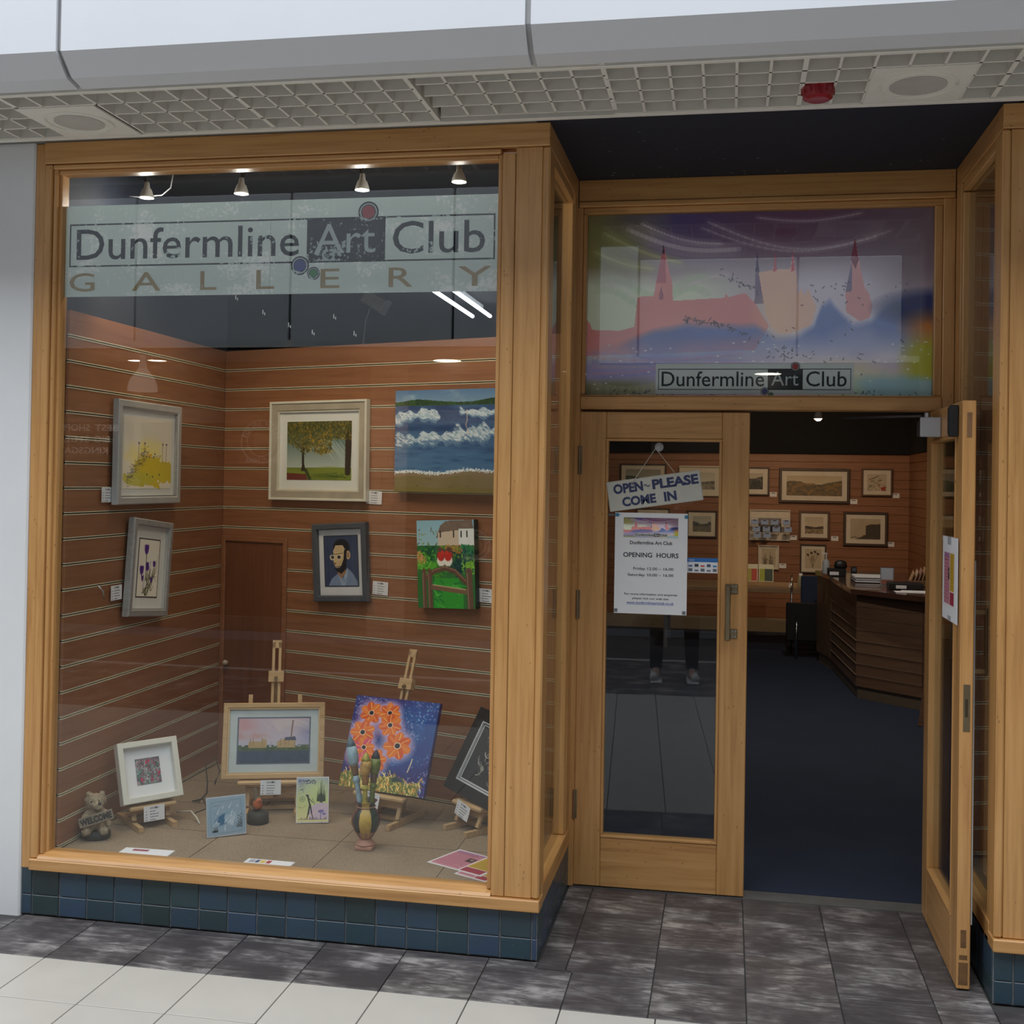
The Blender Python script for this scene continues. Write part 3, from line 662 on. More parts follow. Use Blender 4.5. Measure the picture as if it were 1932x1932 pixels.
# ---- egg-crate soffit
sof = empty('ceiling_soffit', (1.4, -0.28, 2.985), kind='structure')
Box('edge_trim', -4.1, 6.6, -0.536, -0.514, 2.984, 3.012, GRIDM, sof, 0.002)
Box('edge_trim', -4.1, 6.6, -0.058, -0.031, 2.984, 3.004, GRIDM, sof, 0.002)
Box('backing', -4.1, 6.6, -0.536, 0.05, 3.085, 3.10, plain((0.16, 0.16, 0.15), 0.8), sof, 0)
Box('backing', -4.1, 1.93, -0.031, 0.06, 2.9835, 3.085, plain((0.16, 0.16, 0.15), 0.8), sof, 0)
YR = [-0.514, -0.402, -0.290, -0.177, -0.064]
def louvre(xa, n, skip_rows=(), skip=(), dy=0.0, dz=0.0):
    """n cells wide from xa; skip = cells (i, j) left open for a fitting"""
    m = MB(); p = 0.1035; z0, z1 = 2.988+dz, 3.045+dz
    for i in range(n+1):
        if i == 0 and xa > -1.5: continue
        x = xa+i*p; wd = 0.016 if i in (0, n) else 0.009
        for j in range(4):
            if (min(i, n-1), j) in skip and (max(i-1, 0), j) in skip: continue
            y0, y1 = YR[j]+dy, YR[j+1]+dy
            m.add([(x-wd/2, y0, z0), (x+wd/2, y0, z0), (x+wd/2, y1, z0), (x-wd/2, y1, z0), (x-.0015, y0, z1), (x+.0015, y0, z1), (x+.0015, y1, z1), (x-.0015, y1, z1)],
                  [(0, 3, 2, 1), (4, 5, 6, 7), (0, 1, 5, 4), (1, 2, 6, 5), (2, 3, 7, 6), (3, 0, 4, 7)])
    for j in range(5):
        y = YR[j]+dy; wd = 0.009
        for i in range(n):
            if (i, j) in skip and (i, j-1) in skip: continue
            if (i, min(j, 3)) in skip and j == 4: continue
            m.box(xa+i*p, xa+(i+1)*p, y-wd/2, y+wd/2, z0, z1-.004)
    o = m.build('louvre_panel', GRIDM, sof); 
    return o
p_ = 0.1035
louvre(-0.49, 6); louvre(-1.11, 6); louvre(-1.73, 6)
louvre(0.13, 8, skip={(i, j) for i in range(3) for j in (1, 2, 3)}); louvre(0.13+8*p_, 6)
o = louvre(1.595, 6, dy=-0.030, dz=0.004)
louvre(2.213, 6, skip={(6, 2)}); louvre(2.213+6*p_, 6, skip={(0, 2), (2, 1), (2, 2), (2, 3), (3, 1), (3, 2), (3, 3), (4, 1), (4, 2), (4, 3)}); louvre(2.213+12*p_, 6); louvre(2.213+18*p_, 6)
def vent(x0, label):
    e = empty('ceiling_vent', (x0+.15, -0.235, 2.984), label, 'ceiling vent', 'square ceiling vents in the soffit')
    MB().box(x0, x0+.306, -0.396, -0.066, 2.984, 2.992, .001).build('vent_plate', GRIDM, e)
    MB().tube([(x0+.153+.118*math.cos(t*PI/24), -0.231+.118*math.sin(t*PI/24), 2.983) for t in range(49)], 0.004, 8).build('vent_ring', GRIDM, e, smooth=True)
    MB().cyl((x0+.153, -0.231, 2.981), (x0+.153, -0.231, 2.9838), 0.088, n=40).build('vent_disc', plain((0.52, 0.50, 0.46), 0.5), e)
vent(0.119, 'white square ceiling vent with round disc, above the white pier corner')
vent(3.043, 'white square ceiling vent with round disc, right of the red alarm')
al = empty('alarm_sounder', (2.886, -0.235, 2.99), 'red round fire alarm sounder poking out of the soffit grid', 'alarm')
RED = plain((0.30, 0.012, 0.02), 0.3, coat=0.5)
MB().lathe([(0.052, 0.03), (0.052, -0.005), (0.047, -0.03), (0.036, -0.036), (0.0005, -0.037)], (2.886, -0.235, 2.985), 24).build('sounder_body', RED, al, smooth=False)
rb = MB()
for k in range(12):
    a = k*PI/6; rb.box(-0.003+2.886+.05*math.cos(a), .003+2.886+.05*math.cos(a), -0.238+.05*math.sin(a), -0.232+.05*math.sin(a), 2.965, 3.0)
rb.build('grip_rib', RED, al)
MB().lathe([(0.030, 0.10), (0.030, 0.03)], (2.886, -0.235, 2.985), 16).build('sounder_base', BLACK, al)

# ================================================================ THE OTHER SIDE OF THE MALL (seen in the panes)
opp = empty('wall_opposite', (0, -8.0, 0), kind='structure')
Box('shopfront', -10, 11, -8.2, -8.0, 0, 2.985, plain((0.030, 0.024, 0.022), 0.35, var=0.3), opp, 0)
for x in (-6.2, -4.0, -1.4, 0.6, 2.4, 4.2, 6.0): Box('mullion', x, x+0.09, -8.0, -7.95, 0, 2.985, plain((0.12, 0.10, 0.09), 0.4), opp, 0.003)
for z in (0.0, 2.3): Box('rail', -10, 11, -8.0, -7.96, z, z+0.16, plain((0.12, 0.10, 0.09), 0.4), opp, 0.003)
Box('soffit', -10, 11, -8.0, -6.6, 2.985, 3.05, GRIDM, opp, 0)
of = empty('wall_opposite_fascia', (0, -6.6, 3.0), kind='structure')
for i in range(9):
    x = 0.013-1.645*6+1.645*i
    Box('fascia_panel', x+.012, min(x+1.645, 4.35)-.012, -6.66, -6.60, 2.985, 4.5 if x < 1.5 else 4.08, plain((0.66, 0.69, 0.74), 0.5, var=.02), of, 0.01)
Box('fascia_panel', 4.35, 12, -6.70, -6.66, 2.985, 4.08, plain((0.16, 0.15, 0.15), 0.5), of, 0.0)
Box('backing', -10, 11, -6.8, -6.67, 2.985, 4.3, plain((0.05, 0.05, 0.05), 0.8), of, 0)
Box('wall_opposite_upper', -12, 12, -7.2, -6.9, 4.3, 6.4, plain((0.10, 0.10, 0.105), 0.7), None, 0, kind='structure')
pr = MB().box(-1.206, -0.783, -8.0, -7.93, 0, 2.985).build('wall_opposite_pier', plain((0.10, 0.06, 0.045), 0.8), kind='structure')
rr = random.Random(4); BR = [plain((0.50-.03*k, 0.33-.025*k, 0.25-.02*k), 0.6, var=0.15, scale=20) for k in range(3)]
z = 0.0
while z < 2.9:                                            # facing bricks, two and three to a course
    n = 3 if rr.random() < .5 else 2; w_ = 0.423/n
    for k in range(n): Box('brick', -1.206+k*w_+.004, -1.206+(k+1)*w_-.004, -7.935, -7.92, z+.004, z+0.118, BR[rr.randint(0, 2)], pr, 0.002)
    z += 0.122
def disc(x, y, lab, r=0.055):
    e = empty('downlight', (x, y, 2.98), lab, 'light', 'downlights mirrored in the window panes')
    MB().lathe([(r, 2.984), (r, 2.980), (r*.8, 2.978)], (x, y, 0), 24).build('lens', emit((1, 0.90, 0.72), 26), e)
    MB().lathe([(r+.012, 2.9845), (r+.012, 2.979), (r+.001, 2.977), (r+.001, 2.9845)], (x, y, 0), 24).build('trim_ring', CHROME, e)
for x, y, lab in ((-3.86, -7.75, 'mirrored downlight, left one of the close pair over the pendant'), (-3.62, -7.75, 'mirrored downlight, right one of the close pair over the pendant'),
                  (-0.34, -7.85, 'lone mirrored downlight above the blue wave canvas'), (3.05, -7.78, 'mirrored downlight gleaming on the transom logo')): disc(x, y, lab, .10 if x < -3 else .15)
pdl = empty('pendant_lamp', (-3.52, -7.25, 2.98), 'white bell pendant lamp opposite, mirrored above the yellow watercolour', 'lamp')
MB().cyl((-3.52, -7.25, 2.985), (-3.52, -7.25, 2.84), 0.03, 0.045, 16).build('stem', emit((0.9, 0.8, 0.7), 0.5), pdl, smooth=True)
MB().lathe([(0.045, 2.84), (0.075, 2.80), (0.12, 2.74), (0.148, 2.67), (0.155, 2.60), (0.145, 2.60), (0.135, 2.67), (0.04, 2.82)], (-3.52, -7.25, 0), 28).build('shade', emit((0.9, 0.8, 0.7), 0.9), pdl, smooth=True)
LT = emit((1.0, 0.80, 0.58), 0.34)                        # glow added to the cafe transfers so their mirrored letters show
sg = empty('window_lettering', (-4.57, -7.95, 2.1), 'pale mirrored lettering beside the yellow watercolour, from the shop opposite', 'lettering')
for body, a, b_, z0 in (('BEST', -4.47, -4.18, 2.20), ('SHOPPING', -5.10, -4.53, 2.20), ('BIG', -4.47, -4.28, 2.07), ('SMILES', -5.0, -4.53, 2.07), ('KINGSGATE', -4.98, -4.30, 1.94)):
    text('lettering', body, a, b_, z0, z0+.075, -7.94, LT, sg, 0.01, local=False, back=True)
def stamp(cx, cz, r, lab):
    e = empty('window_stamp', (cx, -7.95, cz), lab, 'sign', 'round window transfers of the cafe opposite')
    m = MB(); n = 40
    for ra, rb_ in ((r, r*.96), (r*.70, r*.67)):
        vs = [(cx+q*math.cos(2*PI*i/n), -7.945, cz+q*math.sin(2*PI*i/n)) for q in (ra, rb_) for i in range(n)]
        m.add(vs, [(i, (i+1) % n, (i+1) % n+n, i+n) for i in range(n)])
    m.build('ring', LT, e)
    s = 'FRESH SALADS'
    for k, ch in enumerate(s):
        if ch == ' ': continue
        a = math.radians(165-k*13.6); v, f = text_geo(ch, 0.01); v = v-(v.max(0)+v.min(0))/2; sc_ = r*.20/0.7
        a2 = a-PI/2; x = v[:, 0]*sc_; z = v[:, 1]*sc_
        X = x*math.cos(a2)-z*math.sin(a2)+math.cos(a)*r*.83; Z = x*math.sin(a2)+z*math.cos(a2)+math.sin(a)*r*.83
        MB().add(np.stack([cx-X, np.full_like(X, -7.945), cz+Z], 1), [q[::-1] for q in f]).build('letter', LT, e, recalc=False)
    MB().ball((cx, -7.95, cz), (r*.42, 0.006, r*.36), 14, 8).ball((cx-r*.2, -7.95, cz+r*.3), (r*.2, .006, r*.12)).build('emblem', plain((0.36, 0.26, 0.16), 0.6), e)
    MB().prism([(cx-r*1.15, cz-r*1.05), (cx+r*1.15, cz-r*1.05), (cx+r*1.02, cz-r*.88), (cx+r*1.15, cz-r*.7), (cx-r*1.15, cz-r*.7), (cx-r*1.02, cz-r*.88)], -7.952, -7.946, 'y').build('ribbon', plain((0.34, 0.17, 0.12), 0.5), e)
    text('lettering', 'SOLD', cx+r*.06, cx+r*.75, cz-r*.97, cz-r*.79, -7.942, LT, e, 0.01, local=False, back=True)
    text('lettering', 'HERE', cx-r*.75, cx-r*.06, cz-r*.97, cz-r*.79, -7.942, LT, e, 0.01, local=False, back=True)
stamp(-2.46, 2.10, 0.24, 'round cafe transfer with ribbon, mirrored left of the autumn tree'); stamp(-0.02, 1.02, 0.16, 'round cafe transfer with ribbon, mirrored under the two robins')

for x, y in ((-3.86, -7.75), (-3.62, -7.75), (-0.34, -7.85), (3.05, -7.78), (-1.0, -7.45)):   # thrown by the downlights; the last, with no fitting, added to light the pier
    d = bpy.data.lights.new('downlight_or_pier_fill', 'SPOT'); d.energy = 70; d.spot_size = math.radians(140); d.spot_blend = 0.8; d.color = (1, 0.9, 0.78); d.shadow_soft_size = 0.06
    o = bpy.data.objects.new('downlight_or_pier_fill', d); C.objects.link(o); o.location = (x, min(y, -7.4)+.3, 2.95)

# ================================================================ LIGHTS OF THE SHOP
def spot(loc, tgt, power, size=70, col=(1, 0.78, 0.5), r=0.03):
    d = bpy.data.lights.new('spot_lamp', 'SPOT'); d.energy = power; d.spot_size = math.radians(size); d.spot_blend = 0.6; d.color = col; d.shadow_soft_size = r
    o = bpy.data.objects.new('spot_lamp', d); C.objects.link(o); o.location = loc; o.rotation_euler = (Vector(tgt)-Vector(loc)).to_track_quat('-Z', 'Y').to_euler()
SHADE = plain((0.60, 0.58, 0.52), 0.45)
SPOTL = [(0.20, 2.90, 0.02, 'first from the left, its bulb lit'), (0.63, 2.905, -.02, 'second from the left'), (1.14, 2.905, 0.03, 'third from the left'), (1.548, 2.925, 0.0, 'nearest the oak post')]
for i, (x, z, dx, wh) in enumerate(SPOTL):
    y = 0.40
    e = empty('track_spotlight', (x, y, z+.06), 'small cream track spotlight above the window banner, '+wh, 'light', 'spotlights on the window track')
    MB().cyl((x, y, 2.999), (x, y, z+.03), 0.008).box(x-.012, x+.012, y-.02, y+.02, 2.975, 2.999).build('bracket', BLACK, e)
    MB().lathe([(0.010, 0.03), (0.013, 0.006), (0.020, -0.002), (0.027, -0.022), (0.030, -0.036), (0.027, -0.036), (0.018, -0.006)], (x+dx*.2, y, z), 20).build('lamp_shade', SHADE, e, smooth=True)
    MB().lathe([(0.026, -0.032), (0.022, -0.036), (0.001, -0.0365)], (x+dx*.2, y, z), 18).build('bulb', emit((1, 0.85, 0.62), 18.0 if i == 0 else 0.6), e)
tk = empty('light_track', (0.9, 0.4, 2.98), 'thin white lighting track running above the window banner', 'light track')
MB().box(0.07, 1.93, 0.39, 0.41, 3.0, 3.015).build('track_rail', plain((0.3, 0.3, 0.32), 0.5), tk)
MB().tube([(0.07, 0.5, 2.90), (0.12, 0.5, 2.895), (0.22, 0.5, 2.90), (0.26, 0.5, 2.93), (0.27, 0.5, 2.99)], 0.003, 6).build('cable', plain((0.4, 0.4, 0.42)), tk, smooth=True)
spot((0.21, 0.4, 2.855), (0.35, 1.0, 0.6), 22, 95); spot((0.63, 0.4, 2.86), (0.55, 1.3, 1.4), 13, 90); spot((1.14, 0.4, 2.86), (1.2, 1.1, 1.2), 13, 90); spot((1.548, 0.4, 2.88), (1.4, 0.9, 1.0), 13, 90)
for x, z, dx, wh in SPOTL:                                # light spilling sideways from each bulb
    d = bpy.data.lights.new('bulb_spill', 'POINT'); d.energy = 2.7; d.shadow_soft_size = 0.02; d.color = (1, 0.93, 0.84)
    o = bpy.data.objects.new('bulb_spill', d); C.objects.link(o); o.location = (x, 0.4, z-0.075)
bt = empty('batten_light', (0.8, 3.7, 2.93), 'bright twin tube batten light on the shop ceiling, just under the banner', 'light')
MB().box(0.79, 0.81, 3.0, 4.35, 2.96, 3.015, .004).build('batten_body', plain((0.7, 0.7, 0.7)), bt)
TUBE = emit((0.86, 0.93, 1.0), 7.0)
for x in (0.735, 0.868): MB().cyl((x+.06-.06, 3.03, 2.925), (x-.0, 4.32, 2.925), 0.013, n=14).build('fluorescent_tube', TUBE, bt, smooth=True)
# warm spotlights deep in the shop, then added fill lights nearer the doors
def room_spot(x, y, z, tgt, pw, lit):
    e = empty('ceiling_spot_or_fill', (x, y, 3.0), 'bare warm spotlight hanging over the far end of the shop' if lit else 'unlit dark spotlight on the shop ceiling', 'light')
    MB().cyl((x, y, 3.02), (x, y, z+.09), 0.008).build('drop_rod', BLACK, e)
    MB().lathe([(0.02, 0.09), (0.035, 0.05), (0.05, 0.0), (0.045, 0.0), (0.02, 0.06)], (x, y, z), 18).build('lamp_shade', plain((0.2, 0.18, 0.15)), e, smooth=True)
    MB().ball((x, y, z+.012), (0.036, 0.036, 0.034)).build('bulb', emit((1, 0.72, 0.36), 40), e, smooth=True)
    spot((x, y, z-.03), tgt, pw, 100, (1, 0.68, 0.38))
room_spot(3.47, 7.5, 2.36, (3.6, 9.8, 1.4), 50, True)
spot((2.0, 7.3, 2.9), (2.0, 9.8, 1.3), 30, 110, (1, 0.7, 0.42))
for x, y in ((2.9, 3.2), (3.3, 5.2)):  # ceiling lights out of view, added to brighten the counter and carpet
    e = empty('ceiling_spot_or_fill', (x, y, 3.0), 'unseen fill light added to the shop ceiling, '+('nearest the doors' if y < 4 else 'over the counter'), 'light')
    MB().lathe([(0.05, 0.02), (0.06, -0.06), (0.055, -0.06), (0.02, 0.0)], (x, y, 3.0), 18).build('lamp_shade', plain((0.2, 0.18, 0.15)), e, smooth=True)
    MB().ball((x, y, 2.96), (0.036, 0.036, 0.02)).build('bulb', emit((1, 0.8, 0.55), 12), e, smooth=True)
    spot((x, y, 2.93), (x+.3, y+.8, 0), 60, 150, (1, 0.86, 0.72))

sp_ = empty('wall_speaker', (0.40, 3.0, 2.81), 'small grey box speaker hanging by a cable, seen just under the banner', 'speaker')
MB().bar((0.33, 3.0, 2.87), (0.47, 2.98, 2.79), .10, .09).build('speaker_body', plain((0.16, 0.16, 0.17), .5), sp_)
MB().bar((0.335, 2.948, 2.865), (0.465, 2.928, 2.79), .08, .006).build('grille', plain((0.30, 0.29, 0.27), .7, var=.4, scale=200), sp_)
MB().tube([(0.36, 3.0, 2.80), (0.33, 3.0, 2.70), (0.32, 3.0, 2.58), (0.32, 3.0, 2.3)], .004, 6).build('cable', plain((0.3, 0.3, 0.3)), sp_, smooth=True)
MB().cyl((0.40, 3.0, 2.86), (0.40, 3.0, 3.02), .01, n=8).build('bracket', BLACK, sp_)
rs = MB()
for x, z in ((0.775, 2.372), (0.885, 2.315), (0.988, 2.266), (1.165, 2.296), (1.082, 2.238), (1.245, 2.232)):
    rs.box(x, x+.003, .0288, .0298, z, z+.016).box(x+.007, x+.010, .0288, .0298, z-.004, z+.006)
rs.build('glue_mark', plain((0.75, 0.76, 0.76), .6), win, kind='stuff')

# ================================================================ WINDOW BANNER (lettering on the display pane)
AQUA = flaky('aqua_vinyl', (0.78, 0.86, 0.84), (0.98, 1.0, 1.0), 1.10, lucent=0.38)
INK = flaky('black_vinyl', (0.008, 0.009, 0.013), (0.55, 0.62, 0.62), 1.12, rough=0.7)
INK2 = flaky('ink_vinyl', (0.010, 0.012, 0.017), (0.60, 0.70, 0.68), 1.17, rough=0.7)
WHV = flaky('white_vinyl', (0.62, 0.68, 0.68), (0.02, 0.02, 0.025), 1.28)
GOLD = flaky('gold_vinyl', (0.40, 0.27, 0.11), (0.62, 0.72, 0.70), 1.26)
def oval(m, cx, cz, r, y, n=36): return m.add([(cx+r*math.cos(2*PI*i/n), y, cz+r*math.sin(2*PI*i/n)) for i in range(n)], [tuple(range(n))])
def logo(e, X, Z, y, film, ink, ink2, whv, sx, sz):
    """club logo on film: X, Z map 0..1 across the boxed word mark"""
    m = MB(); t = 0.008
    for a, b_, c, d in ((0, 1, 0, t*1.3), (0, 1, 1-t*1.3*3, 1), (0, .0035, 0, 1), (.9965, 1, 0, 1)):
        c_, d_ = (0, .035) if (a == 0 and b_ == 1 and c == 0) else (.965, 1) if c > .9 else (c, d)
        m.box(X(a), X(b_), y, y+.0004, Z(c_), Z(d_))
    m.build('logo_border', ink, e)
    MB().box(X(.575), X(.755), y, y+.0004, Z(.0), Z(1)).build('logo_block', ink, e)
    text('lettering', 'Dunfermline', X(.018), X(.557), Z(.16), Z(.88), y-.0004, ink2, e, 0.004, local=False)
    text('lettering', 'Art', X(.593), X(.733), Z(.20), Z(.86), y-.0006, whv, e, 0.0, local=False)
    text('lettering', 'Club', X(.772), X(.978), Z(.16), Z(.88), y-.0004, ink2, e, 0.004, local=False)
    for cx, cz, r, col in ((.716, 1.10, .020, (0.52, 0.03, 0.035)), (.560, -.06, .018, (0.05, 0.06, 0.30)), (.592, -.24, .0125, (0.05, 0.26, 0.08))):
        R = (X(1)-X(0))*r
        k = R/.9
        oval(MB(), X(cx), Z(cz), k*1.05, y-.0008).build('logo_dot', ink, e, recalc=False, label='black ring of a coloured dot')
        oval(MB(), X(cx), Z(cz), k*.88, y-.0010).build('logo_dot', whv, e, recalc=False, label='pale ring of a coloured dot')
        oval(MB(), X(cx), Z(cz), k*.76, y-.0012).build('logo_dot', ink, e, recalc=False, label='inner black ring of a coloured dot')
        oval(MB(), X(cx), Z(cz), k*.66, y-.0014).build('logo_dot', flaky('dot', col, tuple(min(1, c*1.8+.1) for c in col), 1.3), e, recalc=False, label='coloured centre of a dot')
ban = empty('window_banner', (0.92, 0.04, 2.39), 'pale aqua vinyl gallery banner across the top of the display window', 'sign')
fm = MB(); fm.box(0.052, 0.905, 0.0425, 0.0432, 2.392, 2.747); fm.box(0.906, 1.786, 0.0425, 0.0432, 2.392, 2.747); fm.build('vinyl_film', AQUA, ban)
logo(ban, lambda u: 0.075+u*(1.772-0.075), lambda v: 2.508+v*(2.676-2.508), 0.0416, AQUA, INK, INK2, WHV, 0, 0)
gx = [(0.078, 0.185), (0.342, 0.462), (0.625, 0.692), (0.852, 0.924), (1.107, 1.182), (1.372, 1.464), (1.635, 1.762)]
for ch, (a, b_) in zip('GALLERY', gx): text('letter', ch, a, b_, 2.412, 2.484, 0.0412, GOLD, ban, 0.003, local=False)

# ================================================================ ARTWORKS
def castle_art(W, H, seed=3):
    A = Art(W, H, (196, 186, 196), seed); n = A.noise(4, 1); n2 = A.noise(9, 2); cl = np.clip; X, Y = A.X, A.Y
    A.grad((96, 74, 92), (206, 192, 204), 0, .50)
    A.put(cl((X-.70)*4, 0, 1)*cl(1-(Y-.30)*4, 0, 1), (122, 100, 112), .8)
    A.put(cl(1.1-np.hypot((X-.30)*3.0, (Y-.02)*4), 0, 1), (70, 62, 118), .9)
    A.put(cl(1.1-np.hypot((X-.58)*2.8, (Y-.08)*4.4), 0, 1), (104, 62, 92), .8)
    A.put(cl((.30-X+.5*(Y-.12))*4+(n-.5)*1.5, 0, 1)*cl((.42-Y)*6, 0, 1), (128, 126, 60), .85)
    A.put(cl((Y-.30+.1*(n-.5))*9, 0, 1)*cl((.50-X)*5, 0, 1), (214, 222, 198), .95)
    A.put(cl((Y-.26)*7, 0, 1)*cl((X-.48)*6, 0, 1)*cl((.93-X)*8, 0, 1), (214, 202, 218), .85)
    for x0, y0, x1, y1, b, wd in ((.05, .10, .28, .27, .02, .016), (.12, .08, .45, .20, .05, .022), (.16, .05, .40, .17, .03, .012), (.36, .05, .88, .12, .12, .012), (.34, .08, .84, .15, .10, .008),
                              (.50, .03, .80, .02, .03, .008), (.02, .20, .20, .30, .02, .014), (.28, .42, .42, .34, -.02, .010)):
        P = [(x0+(x1-x0)*t/24, y0+(y1-y0)*t/24+b*math.sin(PI*t/24)) for t in range(25)]
        A.path(P, wd*2.2, (200, 184, 190) if x0 > .1 else (170, 172, 110), .07); A.path(P, wd*.6, (214, 196, 204) if x0 > .1 else (184, 186, 130), .30)
    for y in (.40, .46): A.path([(.03+.33*t/16, y+.05*math.sin(t*.5+y*9)) for t in range(17)], .022, (176, 190, 164), .25)
    pk = (216, 134, 134)
    A.poly([(0, .58), (.008, .60), (.015, .635), (.10, .64), (.143, .62), (.151, .46), (.165, .45), (.200, .45), (.206, .376), (.215, .30), (.224, .19), (.227, .172), (.231, .19), (.243, .30), (.254, .376), (.257, .478), (.41, .465), (.414, .44), (.42, .462), (.47, .44), (.50, .50), (.54, .62), (.50, .75), (0, .78)], pk, .95)
    A.poly([(.206, .38), (.2265, .168), (.232, .19), (.236, .38)], (172, 84, 104), .8); A.poly([(.2225, .22), (.2268, .160), (.2315, .22)], (56, 26, 52), .95)
    A.poly([(.216, .44), (.222, .40), (.228, .44), (.228, .47), (.216, .47)], (150, 78, 100), .9); A.put(cl((Y-.50)*6, 0, 1)*cl(1-abs(X-.28)*6, 0, 1)*(Y < .64), (236, 170, 160), .5)
    A.poly([(.497, .50), (.499, .34), (.503, .235), (.510, .32), (.520, .42), (.53, .50)], (118, 96, 128), .95)
    A.poly([(.508, .33), (.550, .318), (.555, .237), (.560, .315), (.600, .312), (.606, .222), (.613, .31), (.618, .36), (.62, .45), (.632, .42), (.640, .46), (.652, .42), (.663, .47), (.675, .52), (.66, .62), (.60, .66), (.569, .665), (.545, .62), (.53, .56)], (232, 186, 168), .96)
    A.put(cl(1.2-np.hypot((X-.565)*13, (Y-.56)*7), 0, 1), (232, 196, 160), .5)
    for x, d in ((.503, (52, 40, 84)), (.555, (190, 80, 96)), (.606, (196, 70, 92))): A.poly([(x-.005, .33), (x-.001, .24), (x, .215), (x+.002, .25), (x+.006, .32)], d, .9)
    A.poly([(.757, .44), (.767, .34), (.779, .19), (.782, .168), (.786, .19), (.800, .33), (.811, .42), (.822, .45), (.834, .52), (.826, .58), (.80, .60), (.76, .55)], (218, 150, 150), .96)
    A.poly([(.771, .27), (.782, .150), (.793, .27), (.785, .32)], (128, 38, 66), .95); A.poly([(.757, .44), (.768, .33), (.776, .26), (.774, .44)], (96, 96, 140), .8)
    yb = np.interp(X, [0, .08, .2, .30, .40, .50, .56, .62, .67, .69, .714, .75, .78, .83, .87, .90, 1], [.71, .70, .62, .585, .60, .60, .665, .66, .60, .50, .465, .55, .60, .58, .50, .47, .45])+(n2-.5)*.03
    A.put(cl((Y-.70+.1*(n-.5))*9, 0, 1)*cl((.62-X)*5, 0, 1), (160, 150, 196), .95); A.put(cl((Y-yb)*22, 0, 1)*cl((.84-Y+(n-.5)*.3)*5, 0, 1), (100, 120, 182), .93)
    A.put(cl((Y-yb)*12, 0, 1)*cl((.74-Y)*6, 0, 1)*cl(1-abs(X-.24)*9, 0, 1), (84, 104, 150), .7)
    A.put(cl(1.3-np.hypot((X-1.0)*7, (Y-.53)*11), 0, 1)*1.5, (34, 42, 98), .95)
    A.put(cl((Y-.72+(n-.5)*.3)*6, 0, 1)*cl((X-.38)*4, 0, 1), (198, 168, 178), .7); A.put(cl((Y-.76+(n-.5)*.2-.25*(X-.7))*7, 0, 1)*cl((X-.60)*5, 0, 1), (222, 220, 146), .92)
    A.put(cl((Y-.60-.9*(1-X))*9, 0, 1)*cl((X-.90)*18, 0, 1), (176, 172, 50), .95); A.put(cl(1.1-np.hypot((X-.985)*12, (Y-.63)*10), 0, 1), (206, 122, 44), .85)
    for k in range(7): A.path([(.02+.44*t/14, .76+.018*k+.03*math.sin(t*.22+k*.3)) for t in range(15)], .012, [(150, 140, 200), (204, 140, 158), (120, 130, 190), (196, 170, 170)][k % 4], .22)
    A.put(cl((Y-.885+(n-.5)*.10)*20, 0, 1)*cl((.26-X)*8, 0, 1), (128, 128, 92), .9)
    for k in range(4): A.path([(.02+.2*t/9, .93+.02*k+.03*math.sin(t*.35)) for t in range(10)], .012, (164, 164, 130), .4)
    A.put(cl((Y-.885+(n2-.5)*.14)*18, 0, 1)*cl((X-.74)*12, 0, 1), (150, 182, 196), .92)
    for k in range(230):                                  # cracks in the old film
        t = A.r.rand(); j = A.r.randn
        if k < 70: x = .29+.20*t; y = .583+.10*t*t+.006*j()
        elif k < 95: x = .39+.12*t; y = .33+.10*t+.012*j()
        elif k < 150: x = .02+.96*A.r.rand(); y = .985+.007*j()
        elif k < 170: x = .575+.02*j(); y = .74+.05*t
        elif k < 200: x = .60+.33*t; y = .36+.16*A.r.rand()
        else: x = .5+.45*t; y = .6+.3*A.r.rand()
        A.line(x, y, x+.005*j(), y+.009*j(), .0024, (58, 54, 68), .85)
    for k in range(80):
        x, y = A.r.rand(), .7+.3*A.r.rand(); A.ell(x, y, .002+.003*A.r.rand(), .002, (225, 230, 232), .8)
    return A
TRA = castle_art(560, 306)
tb = empty('transom_banner', (2.72, 0.83, 2.073), 'watercolour skyline banner with club logo in the glazed transom over the doors', 'banner')
art_mesh('printed_film', TRA, 2.017, 3.423, 2.073, 2.841, 0.838, tb, 1.9, local=False, rough=0.3)
MB().box(2.311, 3.120, 0.8365, 0.8372, 2.080, 2.208).build('logo_film', flaky('pale_film', (0.90, 0.95, 0.94), (0.3, 0.34, 0.34), 1.36), tb)
I3 = plain((0.03, 0.035, 0.045), 0.5)
logo(tb, lambda u: 2.322+u*(3.108-2.322), lambda v: 2.098+v*(2.186-2.098), 0.8358, None, I3, I3, plain((0.7, 0.74, 0.74)), 0, 0)

def ring(m, x0, x1, z0, z1, w_, y0, y1, bev=0.0):
    """mitred frame: four sticks meeting on the diagonal, front at y0, back at y1"""
    b = bev
    L = [[(x0, z0), (x1, z0), (x1, z1), (x0, z1)], [(x0+b, z0+b), (x1-b, z0+b), (x1-b, z1-b), (x0+b, z1-b)], [(x0+w_-b, z0+w_-b), (x1-w_+b, z0+w_-b), (x1-w_+b, z1-w_+b), (x0+w_-b, z1-w_+b)], [(x0+w_, z0+w_), (x1-w_, z0+w_), (x1-w_, z1-w_), (x0+w_, z1-w_)]]
    Y = [(0, y1), (0, y0+b), (1, y0), (2, y0), (3, y0+b), (3, y1)]
    vs = [(px, y, pz) for k, y in Y for px, pz in L[k]]; n = len(Y)
    return m.add(vs, [(i*4+j, i*4+(j+1) % 4, ((i+1) % n)*4+(j+1) % 4, ((i+1) % n)*4+j) for i in range(n) for j in range(4)])
